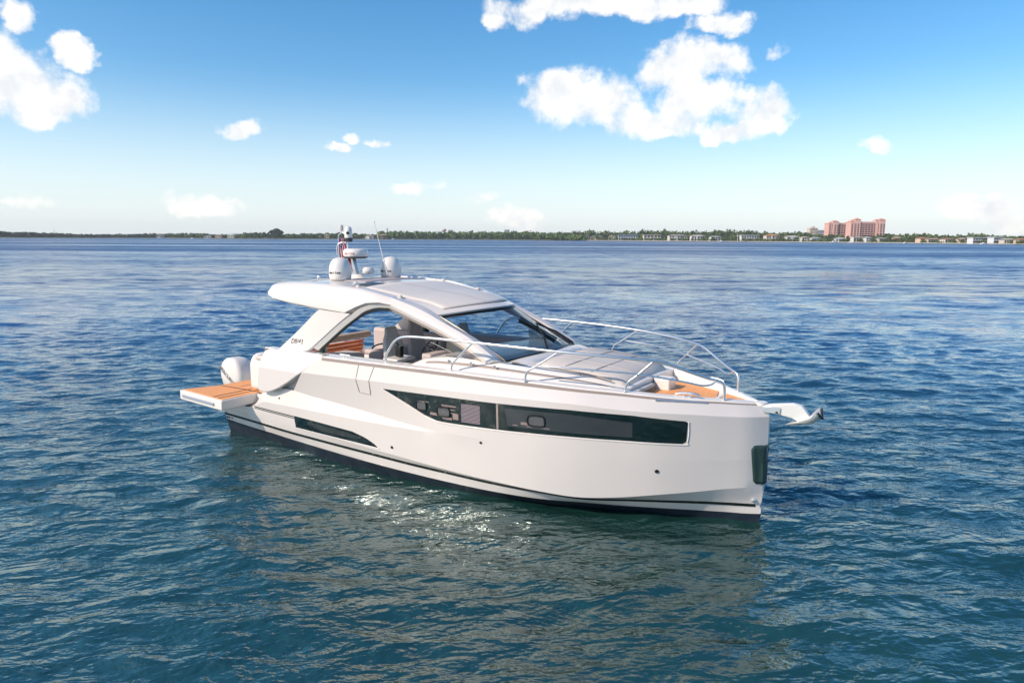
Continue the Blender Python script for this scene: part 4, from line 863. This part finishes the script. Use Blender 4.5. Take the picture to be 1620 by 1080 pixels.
# ================================================================== far shore
fh = Vector((cos(ya), sin(ya), 0)); rh = Vector((sin(ya), -cos(ya), 0))
def far(b, D, z=0):            # b: bearing figure (tangent*1080*1.011 + 810), D: metres out
    return Vector((CAMP.x, CAMP.y, 0))+fh*D+rh*(D*.9887*(b-810)/1080)+Vector((0, 0, z))
SH = [(-160, 1330), (0, 1270), (240, 1450), (400, 1330), (600, 1380), (750, 1400), (880, 1260), (930, 1220), (1100, 1080), (1350, 920), (1500, 800), (1620, 690), (1780, 640), (2500, 620)]
def shd(b): return float(np.interp(b, [s[0] for s in SH], [s[1] for s in SH]))
m_ = MB(); rows = []
for k in range(150):
    b = -260+2660*k/149; D = shd(b)
    rows.append([tuple(far(b, D-2, -.5)), tuple(far(b, D, .5)), tuple(far(b, D+12, 1.0)), tuple(far(b, D+90, 1.6)), tuple(far(b, D+850, 2.0))])
m_.grid(rows); o = m_.build('shore_land', mat('shore_ground', (.12, .13, .07), .9, var=.3, vscale=.02), None, smooth=60); o['kind'] = 'structure'

def leafmat(name, c0, c1):
    m = bpy.data.materials.new(name); m.use_nodes = True; t = m.node_tree; b = t.nodes['Principled BSDF']; L = t.links
    g = t.nodes.new('ShaderNodeNewGeometry'); tc = t.nodes.new('ShaderNodeTexCoord')
    n = t.nodes.new('ShaderNodeTexNoise'); n.inputs['Scale'].default_value = .09; n.inputs['Detail'].default_value = 5; L.new(g.outputs['Position'], n.inputs['Vector'])
    r = t.nodes.new('ShaderNodeMapRange'); r.inputs[1].default_value = .32; r.inputs[2].default_value = .68; L.new(n.outputs['Fac'], r.inputs[0])
    mx = t.nodes.new('ShaderNodeMix'); mx.data_type = 'RGBA'; L.new(r.outputs[0], mx.inputs[0]); mx.inputs[6].default_value = (*c0, 1); mx.inputs[7].default_value = (*c1, 1)
    L.new(mx.outputs[2], b.inputs['Base Color']); b.inputs['Roughness'].default_value = .8; b.inputs['Specular IOR Level'].default_value = .2; return m
LEAF = leafmat('broadleaf_foliage', (.040, .070, .022), (.12, .17, .05)); MANG = leafmat('mangrove_foliage', (.045, .09, .022), (.13, .21, .055))
DLEAF = leafmat('dark_foliage', (.026, .045, .024), (.065, .10, .045)); YLEAF = leafmat('palm_foliage', (.05, .075, .018), (.13, .16, .05))
BARK = mat('bark', (.16, .12, .09), .9)
rnd = random.Random(7)
def leaf_clumps(mb, c, rx, ry, rz, n, s, R=rnd):
    # leaf-sized faces scattered through an uneven crown made of lobes
    lobes = [(Vector((R.uniform(-.55, .55)*rx, R.uniform(-.55, .55)*ry, R.uniform(-.35, .5)*rz)), R.uniform(.38, .62)) for _ in range(7)]
    for _ in range(n):
        lc, lr = R.choice(lobes); d = Vector((R.gauss(0, 1), R.gauss(0, 1), R.gauss(0, 1))).normalized(); rr = R.uniform(.72, 1.05)
        p = Vector(c)+lc+Vector((d.x*rx*lr*rr, d.y*ry*lr*rr, d.z*rz*lr*rr)); nn = (d+Vector((R.gauss(0, .5), R.gauss(0, .5), R.gauss(0, .5)))).normalized()
        u = nn.orthogonal().normalized(); w = nn.cross(u); a = R.uniform(0, pi); u, w = u*cos(a)+w*sin(a), w*cos(a)-u*sin(a); k = s*R.uniform(.6, 1.3)
        mb.add([p-u*k-w*k*.7, p+u*k*.9-w*k*.8, p+u*k+w*k*.7, p-u*k*.8+w*k*.9], [(0, 1, 2, 3)])
def forest(name, b0, b1, depth0, depth1, count, hgt, wid, m, kind='stuff', taper=None):
    mb = MB(); R = random.Random(len(name)*31+int(b0))
    for i in range(count):
        b = b0+(b1-b0)*(i+R.random())/count; D = shd(b)+R.uniform(depth0, depth1); h = hgt*R.uniform(.72, 1.12)
        if taper: h *= taper(b)
        w = wid*R.uniform(.7, 1.3); P = far(b, D, 0)
        leaf_clumps(mb, (P.x, P.y, h*.52), w, w, h*.56, 46, w*.26, R)
    o = mb.build(name, m, None, smooth=0, fixn=False); o['kind'] = kind; return o
forest('far_woodland', -120, 245, 20, 160, 330, 10.5, 6.5, DLEAF, taper=lambda b: 1.05-.18*(b/245) if b < 60 else (.78+.12*sin(b*.03)))
forest('shore_woodland', 245, 600, 45, 170, 300, 11.0, 6.0, LEAF, taper=lambda b: .80+.2*min(1, max(0, (b-245)/150))+.12*sin(b*.05))
forest('mangrove_forest', 598, 905, 8, 110, 420, 17.0, 6.0, MANG, taper=lambda b: .95 if b < 850 else .85)
forest('mangrove_point', 872, 922, -6, 18, 46, 9.5, 5.0, MANG)
forest('garden_woodland', 905, 1420, 60, 190, 520, 16.0, 6.0, LEAF, taper=lambda b: (1.08 if b < 1150 else 1.08-(b-1150)*.0018 if b < 1280 else .62)+.08*sin(b*.05))
forest('garden_shrubs', 925, 1420, 1, 50, 420, 5.4, 3.2, LEAF)
forest('eastern_woodland', 1395, 1760, 50, 170, 380, 11.0, 4.2, LEAF, taper=lambda b: 1.05-.25*max(0, (b-1430)/190)+.08*sin(b*.07))
forest('southern_woodland', 1760, 2350, 20, 170, 260, 10.5, 4.6, LEAF)
forest('eastern_shrubs', 1395, 1760, 1, 40, 300, 4.2, 2.5, YLEAF)

def tree(name, b, dD, h, w, m, label, group, cz=.58, n=150):
    P = far(b, shd(b)+dD, 0); t = empty(name, P, label, 'tree', group)
    mb = MB(); mb.tube([(0, 0, 0), (.1, 0, h*.3), (0, .1, h*.6)], [h*.035, h*.026, h*.012], 6)
    for a in (0, 2.1, 4.2): mb.tube([(.05, 0, h*.32), (cos(a)*w*.45, sin(a)*w*.45, h*.62)], [h*.014, h*.005], 5)
    mb.build('trunk', BARK, t, fixn=False)
    c = MB(); leaf_clumps(c, (0, 0, h*cz), w, w, h*(1-cz)*1.05, n, w*.16); c.build('crown', m, t, smooth=0, fixn=False); return t
tree('broad_tree', 437, 30, 21.0, 13.5, DLEAF, 'tallest rounded dark tree on the left shore, standing above its neighbours', 'lone trees', .55, 420)
TG = 'trees among the waterfront houses'
proto = None
PT = {}
def place_tree(kind, b, dD, h, label, group):
    P = far(b, shd(b)+dD, 0)
    if kind not in PT:
        w, m, cz = {'round': (5.0, LEAF, .58), 'dark': (4.4, DLEAF, .6), 'bright': (4.5, MANG, .55)}[kind]
        PT[kind] = tree(kind+'_tree' if kind != 'round' else 'garden_tree', b, dD, 11.0, w, m, label, group)
        PT[kind].scale = (h/11,)*3; return PT[kind]
    t = copy_tree(PT[kind]); t.location = P; t.rotation_euler = (0, 0, rnd.uniform(0, 6)); t.scale = (h/11*rnd.uniform(.9, 1.2), h/11, h/11); tag(t, label, None, group); return t
for i, b in enumerate([262, 285, 312, 352, 390, 404, 418, 463, 478, 498, 520, 536, 552, 566, 590]):
    place_tree(('dark', 'round', 'round')[i % 3], b, 25+rnd.uniform(0, 30), rnd.uniform(9, 14) if b > 380 else rnd.uniform(8, 11), 'dark green tree in the wooded left shoreline', 'trees along the left shore')
for i, b in enumerate([928, 944, 960, 966, 990, 1004, 1013, 1049, 1083, 1120, 1128, 1147, 1164, 1172, 1205, 1240, 1256, 1268, 1282, 1296, 1312]):
    place_tree(('round', 'bright', 'dark')[i % 3], b, 12+rnd.uniform(0, 26), rnd.uniform(8, 13), 'leafy garden tree standing between waterfront houses left of the pink towers', TG)
for i, b in enumerate([1318, 1330, 1341, 1350]):
    place_tree('dark', b, 10+rnd.uniform(0, 10), rnd.uniform(8, 9.5), 'dark green tree at the foot of the pink hotel towers', 'trees below the pink hotel')
for i, b in enumerate([1368, 1384, 1394, 1410, 1425, 1478, 1510, 1522, 1534, 1566, 1600, 1632]):
    place_tree(('round', 'dark')[i % 2], b, 16+rnd.uniform(0, 22), rnd.uniform(5.5, 8.5), 'leafy garden tree among the houses right of the pink towers', 'trees right of the pink hotel')
# Norfolk pines
for i, (b, h) in enumerate([(1055, 17), (1059, 20), (1064, 18.5), (1068, 16.5)]):
    D = shd(b)+75; P = far(b, D, 0)
    if i == 0:
        t = empty('pine_tree', P, 'tall narrow dark conifer in the row of four spires on the shore', 'tree', 'row of spire conifers'); mb = MB(); mb.tube([(0, 0, 0), (0, 0, 20)], [.35, .05], 6); mb.build('trunk', BARK, t, fixn=False)
        c = MB()
        for k in range(16):
            z = 3+k*1.08; r = 2.3*(1-k/17)
            for j in range(9):
                a = 2*pi*j/9+k*.5; d = Vector((cos(a), sin(a), -.12)); u = Vector((-sin(a), cos(a), 0))*.28
                p0 = Vector((0, 0, z)); p1 = p0+d*r; c.add([p0-u*.4, p1-u, p1+Vector((0, 0, .4)), p0+u*.4], [(0, 1, 2, 3)])
        c.build('crown', DLEAF, t, smooth=0, fixn=False); pine = t
    else: t = copy_tree(pine); t.location = P
    t.scale = (h/20, h/20, h/20)
# palms
palm = None
for i, b in enumerate([968, 1000, 1032, 1112, 1137, 1160, 1170, 1208, 1248, 1262, 1290, 1304, 1362, 1378, 1404, 1416, 1428, 1434, 1441, 1449, 1470, 1492, 1516, 1528, 1546, 1562, 1590, 1607]):
    D = shd(b)+rnd.uniform(8, 26); P = far(b, D, 0); h = rnd.uniform(6, 9) if b < 1400 else rnd.uniform(5, 7.5)
    if palm is None:
        t = empty('palm_tree', P, 'slender palm standing on the waterfront lawn', 'palm tree', 'palms along the waterfront'); mb = MB(); mb.tube([(0, 0, 0), (.15, 0, 3.5), (0, 0, 7)], [.2, .15, .12], 6); mb.build('trunk', BARK, t, fixn=False)
        c = MB()
        for k in range(15):
            a = 2*pi*k/15+.3*(k % 3); e = (.7, .2, -.25)[k % 3]; P_ = []
            for j in range(6):
                s_ = j/5; r = 2.3*s_; P_.append(Vector((cos(a)*r*cos(e*.7), sin(a)*r*cos(e*.7), 7+sin(e)*r*1.1-1.5*s_*s_)))
            u = Vector((-sin(a), cos(a), -.2)); c.grid([[p-u*.38*sin(pi*(.12+.85*j/5)), p+Vector((0, 0, .12)), p+u*.38*sin(pi*(.12+.85*j/5))] for j, p in enumerate(P_)])
        c.build('crown', YLEAF, t, smooth=0, fixn=False); palm = t
    else: t = copy_tree(palm); t.location = P; t.rotation_euler = (0, 0, rnd.uniform(0, 6))
    t.scale = (h/8.5,)*3

# houses
WIN = mat('house_glass', (.05, .07, .09), .15)
_mc = {}
def cm(name, c, r=.8):
    k = (name, c)
    if k not in _mc: _mc[k] = mat(name, c, r, var=.05, vscale=.3)
    return _mc[k]
def house(b, wpx, h, label, wall, roof, dD=14, floors=2, style='hip', cols=5, rot=0.0, name='waterfront_house', deep=9):
    h *= 1.06; wall = tuple(v*.86 for v in wall); roof = tuple(v*.9 for v in roof); rot += (int(b*7) % 5-2)*.07
    D = shd(b)+dD; P = far(b, D, .8); w = wpx*D/1080*.9887; t = empty(name, P, label, 'house'); t.rotation_euler = (0, 0, radians(YAW-90)+rot)
    W_ = cm('stucco_wall', wall); R_ = cm('roof_cover', roof); hw = w/2; fhh = h/floors*(.98 if style == 'flat' else .86); ht = fhh*floors
    m_ = MB(); m_.box(-hw, hw, 0, deep, -1, ht)
    if w > 16 and style != 'flat': m_.box(-hw*.30, hw*.34, -2.2, .0, -1, ht*.96)
    m_.build('wall', W_, t)
    m_ = MB()
    if style == 'hip':
        e = .9; z = ht+.02; rz = h-ht+.6; m_.add([(-hw-e, -e, z), (hw+e, -e, z), (hw+e, deep+e, z), (-hw-e, deep+e, z), (-hw*.45, deep/2, z+rz), (hw*.45, deep/2, z+rz)], [(0, 1, 5, 4), (1, 2, 5), (2, 3, 4, 5), (3, 0, 4), (3, 2, 1, 0)])
        if w > 16: m_.add([(-hw*.34, -3.0, z-.2), (hw*.38, -3.0, z-.2), (hw*.38, deep*.5, z-.2), (-hw*.34, deep*.5, z-.2), (0, -.2, z+rz*.75), (0, deep*.5, z+rz*.75)], [(0, 1, 4), (1, 2, 5, 4), (3, 0, 4, 5), (2, 3, 5)])
    else:
        m_.box(-hw-.8, hw+.8, -1.4, deep+.5, ht, ht+.45)
        if floors > 1: m_.box(-hw-.4, hw+.2, -1.6, -.02, fhh-.15, fhh+.15)
    m_.build('roof', R_, t)
    for f in range(floors):
        for c in range(cols):
            x = -hw+w*(c+.5)/cols; yy = -2.2 if (w > 16 and style != 'flat' and -hw*.30+.6 < x < hw*.34-.6) else 0
            z0 = f*fhh+.55; z1 = f*fhh+fhh*.82; ww = w/cols*(.36 if style == 'flat' else .27)
            m_ = MB(); m_.box(x-ww, x+ww, yy-.05, yy-.004, z0, z1); m_.build('window', WIN, t, smooth=0)
    if style == 'porch' or cols > 5:
        m_ = MB()
        for c in range(cols+1): m_.box(-hw+w*c/cols-.2, -hw+w*c/cols+.2, -2.9, -2.5, -.8, ht*.5)
        m_.box(-hw, hw, -3.0, -.01, ht*.5, ht*.5+.3); m_.build('veranda', cm('veranda_white', (.72, .70, .66)), t)
    return t
CR = (.70, .62, .50); WH = (.74, .73, .70); TER = (.50, .22, .12); TAN = (.52, .42, .30); GRY = (.33, .31, .29); PK = (.62, .38, .28)
house(922, 18, 8, 'cream flat-roofed house at the edge of the mangroves, first of the waterfront row', CR, TAN, style='flat', cols=5)
house(943, 20, 7, 'olive tan house half hidden by trees, second in the waterfront row', TAN, GRY, dD=24)
house(968, 12, 7, 'small yellow-cream house between trees beside the blue roofed house', (.62, .55, .36), TAN, dD=26, cols=3)
house(993, 31, 9, 'wide glassy waterfront house with blue-grey roof and long balconies', (.42, .52, .58), (.22, .38, .50), style='flat', cols=8)
house(1031, 27, 9, 'cream mansion with pinkish walls and two raised end wings', (.76, .66, .56), (.66, .58, .48), style='flat', cols=5)
house(1072, 29, 9.2, 'tan roofed mansion with tall dark entrance columns below the spire conifers', (.66, .62, .54), (.36, .32, .27), cols=7)
house(1104, 22, 8.6, 'cream roofed house with lilac upper windows and white lower floor', (.70, .66, .64), (.60, .56, .42), cols=5)
house(1132, 17, 7.2, 'small white house with grey roof beside a yellow-green tree', WH, (.45, .44, .42), dD=16, cols=3)
house(1186, 28, 8.6, 'white flat-roofed house with a row of tall dark windows', WH, WH, style='flat', cols=7)
house(1222, 22, 9.4, 'white balconied house with orange terracotta roof', (.72, .64, .55), (.58, .25, .12), cols=5)
house(1254, 20, 7.6, 'pale house with cream roof right of the orange roofed house', WH, (.62, .58, .50), cols=4, dD=20)
house(1274, 12, 6.6, 'low white cottage with a beige roof left of the sheltered quay', (.70, .68, .62), TAN, cols=3)
house(1291, 14, 5.6, 'low white boathouse by the quay with a grey roof', WH, (.50, .50, .50), cols=4, floors=1, dD=10)
house(1330, 16, 5.0, 'low white pavilion in front of the pink hotel trees', WH, WH, cols=4, floors=1, dD=6)
house(1356, 13, 6.4, 'square cream building just below the taller pink tower', (.80, .74, .62), (.76, .70, .6), style='flat', cols=3, floors=1, dD=10)
house(1374, 9, 6.4, 'narrow grey-white house right of the square cream building', WH, (.55, .53, .50), cols=2, dD=14)
house(1397, 15, 5.4, 'low house with brown shallow roof and dark carport', (.60, .57, .52), (.38, .33, .28), cols=3, floors=1, dD=12)
house(1420, 11, 6.2, 'coral pink gabled house behind palms', (.70, .42, .30), (.62, .40, .30), cols=3, dD=20)
house(1462, 14, 5.8, 'orange-pink villa with terracotta roof and pale front', (.70, .52, .40), TER, cols=4, dD=10)
house(1478, 20, 4.8, 'long low villa with faded terracotta roof on the right shore', (.66, .56, .45), (.56, .33, .22), cols=5, floors=1, dD=12)
house(1502, 16, 4.8, 'villa with broad terracotta hipped roof and white porch', (.72, .66, .58), TER, cols=4, floors=1, dD=11)
house(1526, 14, 5.2, 'cream villa with a thin pink roof edge behind bushes', CR, (.60, .40, .30), cols=4, dD=18)
house(1549, 22, 6.0, 'modern white box house with big dark glass panels, left of the two', (.74, .74, .72), (.78, .78, .76), style='flat', cols=5, dD=9)
house(1579, 16, 6.2, 'modern white stepped house with blue-tinted glass, right of the two', (.72, .74, .76), (.76, .78, .80), style='flat', cols=4, dD=9)
house(1598, 19, 4.6, 'long low cream house near the right end of the shore', CR, (.60, .54, .42), cols=5, floors=1, dD=10)
house(1618, 12, 4.8, 'small peach house with terracotta roof at the right end of the shore', (.70, .52, .38), TER, cols=3, floors=1, dD=12)
house(344, 9, 7, 'peach coloured house among trees on the left shore', (.72, .50, .34), TAN, cols=3, dD=14)
house(364, 10, 6.4, 'yellow-white house right of the peach house on the left shore', (.72, .68, .46), WH, cols=4, dD=14)
house(252, 10, 5.2, 'grey roofed boathouse at the left end of the wooded shore', (.45, .38, .34), (.40, .33, .30), cols=2, floors=1, dD=12)
house(327, 9, 4.0, 'low white hut at the waterline left of the peach house', WH, (.62, .60, .56), cols=2, floors=1, dD=4)
house(516, 7, 7.5, 'tan house showing between trees left of the mast', (.50, .36, .22), TAN, cols=2, dD=20)
house(583, 13, 6.5, 'white and tan house seen beside the yacht mast', WH, (.45, .38, .22), cols=4, dD=8)
house(604, 15, 9, 'yellow roofed house with dark veranda right of the whip aerial', (.20, .14, .09), (.52, .44, .20), cols=4, dD=10)

# pink hotel, two towers
def hotel(b0, b1, dD, h, label, floors, bays, wings):
    bc = (b0+b1)/2; D = shd(bc)+dD; P = far(bc, D, .8); w = (b1-b0)*D/1080*.9887; t = empty('hotel_tower', P, label, 'hotel'); t.rotation_euler = (0, 0, radians(YAW-90)-radians(3))
    PKW = cm('pink_stucco', (.74, .45, .38)); PKD = cm('rose_stucco', (.68, .40, .34)); hw = w/2; deep = 16
    m_ = MB(); m_.box(-hw, hw, 0, deep, -1, h*.93); m_.build('wall', PKD, t)
    for (a, c, dz, pr) in wings:
        m_ = MB(); m_.box(-hw+w*a, -hw+w*c, -pr, .02, -1, h*dz); m_.build('wing', PKW, t)
        m_ = MB(); m_.box(-hw+w*a-.5, -hw+w*c+.5, -pr-.5, deep*.6, h*dz+.01, h*dz+.8); xa, xb = -hw+w*a-.3, -hw+w*c+.3
        m_.add([(xa, -pr-.3, h*dz+.8), (xb, -pr-.3, h*dz+.8), (xb, deep*.6, h*dz+.8), (xa, deep*.6, h*dz+.8), ((xa+xb)/2, deep*.15, h*dz+3.2)], [(0, 1, 4), (1, 2, 4), (2, 3, 4), (3, 0, 4)]); m_.build('roof', cm('pink_roof', (.60, .30, .22)), t)
    m_ = MB(); m_.box(-hw-.4, hw+.4, -.4, deep+.4, h*.93+.01, h*.93+1.0); m_.build('cornice', PKW, t)
    fz = h*.88/floors; g = cm('hotel_glass', (.035, .022, .03), .4)
    cnt = 0
    for f in range(floors):
        row = MB(); slab = MB()
        for c in range(bays):
            x = -hw+w*(c+.5)/bays; u = (c+.5)/bays; pr = 0
            for (a, cc, dz, p_) in wings:
                if a <= u <= cc: pr = p_
            ww = w/bays*.38 if not pr else w/bays*.30
            row.box(x-ww, x+ww, -pr-.12, -pr-.01, f*fz+fz*.2, f*fz+fz*.8)
            if not pr: slab.box(x-w/bays*.46, x+w/bays*.46, -.7, -.01, f*fz+fz*.86, f*fz+fz*1.0)
        row.build('window_row', g, t, smooth=0)
        if slab.v: slab.build('balcony_row', PKW, t, smooth=0)
    return t
hotel(1309, 1344, 120, 29.5, 'lower left pink hotel tower with stepped roofline', 9, 9, [(.02, .14, .92, .8), (.18, .42, 1.0, 1.8), (.84, .98, .97, 1.2)])
hotel(1344, 1397, 75, 29.5, 'taller right pink hotel tower with two red-roofed end bays', 10, 12, [(.0, .10, .96, .8), (.11, .27, 1.04, 1.8), (.72, .79, 1.0, .8), (.82, .98, 1.03, 1.6)])
def block(b, wpx, h, dD, label, c, cols=4, floors=4, cat='building', name='apartment_block', tower=False):
    D = shd(b)+dD; P = far(b, D, .8); w = wpx*D/1080; t = empty(name, P, label, cat); t.rotation_euler = (0, 0, radians(YAW-90)); m_ = MB(); m_.box(-w/2, w/2, 0, 12, -1, h)
    if tower: m_.box(-w*.2, w*.2, 2, 8, h, h+3)
    m_.build('wall', cm('block_wall', c), t)
    m_ = MB(); m_.box(-w/2-.3, w/2+.3, -.3, 12.3, h+.01, h+.6); m_.build('roof', cm('block_roof', tuple(v*.9 for v in c)), t)
    for f in range(floors):
        m_ = MB()
        for k in range(cols): x = -w/2+w*(k+.5)/cols; m_.box(x-w/cols*.28, x+w/cols*.28, -.06, -.01, h*f/floors+.8, h*(f+.75)/floors)
        m_.build('window_row', cm('block_glass', (.15, .17, .2), .3), t, smooth=0)
block(1286, 12, 21, 160, 'pale sandy apartment block left of the pink towers', (.60, .50, .40), 4, 5, tower=True)
block(1299, 14, 18, 190, 'grey-blue slab building between the sandy block and pink towers', (.42, .42, .44), 6, 4)
block(712, 7, 21, 260, 'small grey building top showing above the mangroves', (.36, .36, .36), 3, 5)
block(801, 7, 21.5, 250, 'tiny dark building top above the right part of the mangroves', (.42, .43, .44), 3, 5)
# water tower and masts
P = far(702, shd(702)+300, 0); t = empty('water_tower', P, 'pinkish bulb water tower rising over the mangrove canopy', 'water tower')
m_ = MB(); m_.tube([(0, 0, 0), (0, 0, 19)], [2.2, 1.2], 12); m_.build('shaft', cm('tower_pink', (.55, .40, .40)), t)
m_ = MB(); m_.lathe([(1.2, 18), (5, 20), (6, 22), (5, 24.5), (2, 26), (0, 26.3)], n=18); m_.build('tank', cm('tank_pink', (.58, .42, .42)), t, smooth=60)
P = far(612, shd(612)+100, 0); t = empty('lattice_tower', P, 'thin grey tower behind the shore right of the whip aerial', 'tower'); m_ = MB(); m_.box(-.9, .9, -.9, .9, 0, 23); m_.box(-1.6, 1.6, -1.2, 1.2, 19.5, 20.2); m_.build('shaft', cm('tower_grey', (.35, .36, .38)), t)
m_ = MB(); m_.tube([(0, 0, 23), (0, 0, 26)], .25, 6); m_.build('aerial', cm('tower_grey', (.35, .36, .38)), t)
P = far(85.5, shd(85)+60, 0); t = empty('radio_mast', P, 'lone thin radio mast above the far left treeline', 'mast'); m_ = MB(); m_.tube([(0, 0, 0), (0, 0, 14.5)], [.5, .3], 6); m_.box(-1, 1, -1, 1, 13, 13.6); m_.build('pole', cm('mast_grey', (.3, .3, .33)), t)
P = far(1166, shd(1166)-4, 0); t = empty('flag_pole', P, 'white pole with crossbar at the water edge before the gardens', 'pole'); m_ = MB(); m_.tube([(0, 0, 0), (0, 0, 12.5)], .28, 6); m_.box(-2, 2, -.1, .1, 8.6, 8.9); m_.build('pole', cm('pole_white', (.75, .75, .75)), t)
# moored boats
bt = None
for (b, sc, lab) in [(251, 1.2, 'small white sailing boat moored by the left boathouse'), (303, .8, 'tiny white motorboat off the left wooded shore'), (621, 1.0, 'small white boat at the left end of the mangroves'), (1140, .9, 'small white boat at a dock in front of the gardens'), (1318, 1.0, 'white motorboat moored left of the low white pavilion'), (1345, .9, 'white motorboat moored right of the low white pavilion'), (1432, .7, 'small dark boat moored before the palms'), (1556, .8, 'white motorboat docked at the modern white house')]:
    P = far(b, shd(b)-7, 0)
    if bt is None:
        bt = empty('moored_boat', P, lab, 'boat', 'boats moored along the far shore'); m_ = MB(); rows = []
        for x in (-4, -2, 0, 2, 3.5, 4.6):
            w = 1.35*(1-max(0, x/4.7)**2.2); rows.append([(x, -w, 1.1+.08*max(x, 0)), (x, -w*.8, .1), (x, 0, -.3), (x, w*.8, .1), (x, w, 1.1+.08*max(x, 0))])
        m_.grid(rows); m_.grid([[r[0] for r in rows], [r[-1] for r in rows]]); m_.add(rows[0], [tuple(range(5))]); m_.build('hull', cm('boat_white', (.78, .78, .76)), bt)
        m_ = MB(); m_.prism([(-1.8, -.9, 1.05), (-1.6, -.9, 2.3), (.6, -.9, 2.3), (1.6, -.9, 1.1)], (0, 1.8, 0)); m_.build('cabin', cm('cabin_white', (.7, .72, .74)), bt, bevel=.1); t = bt
    else: t = copy_tree(bt); t.location = P; t['label'] = lab
    t.rotation_euler = (0, 0, radians(YAW-90)+rnd.uniform(-.4, .4)); t.scale = (sc,)*3
# thin sea air over the bay
m_ = MB(); m_.box(-3300, 3300, -3300, 3300, -2.5, 60); hz_ = m_.build('haze', None, None, smooth=0); hz_['kind'] = 'stuff'
hz_.data.materials.clear(); hm = bpy.data.materials.new('sea_air'); hm.use_nodes = True; hm.node_tree.nodes.clear(); hv = hm.node_tree.nodes.new('ShaderNodeVolumePrincipled')
hv.inputs['Density'].default_value = .00010; hv.inputs['Color'].default_value = (.95, .98, 1, 1); hv.inputs['Anisotropy'].default_value = 0
ho = hm.node_tree.nodes.new('ShaderNodeOutputMaterial'); hm.node_tree.links.new(hv.outputs[0], ho.inputs['Volume']); hz_.data.materials.append(hm)
# quay wall along the right shore
m_ = MB(); rows = []
for k in range(60):
    b = 915+1400*k/59; D = shd(b)-.6; rows.append([tuple(far(b, D, -.6)), tuple(far(b, D, 1.15)), tuple(far(b, D+.8, 1.15)), tuple(far(b, D+.8, .3))])
m_.grid(rows); o = m_.build('quay_wall', cm('seawall', (.36, .34, .30)), None); tag(o, 'long low stone seawall edging the waterfront gardens', 'seawall')
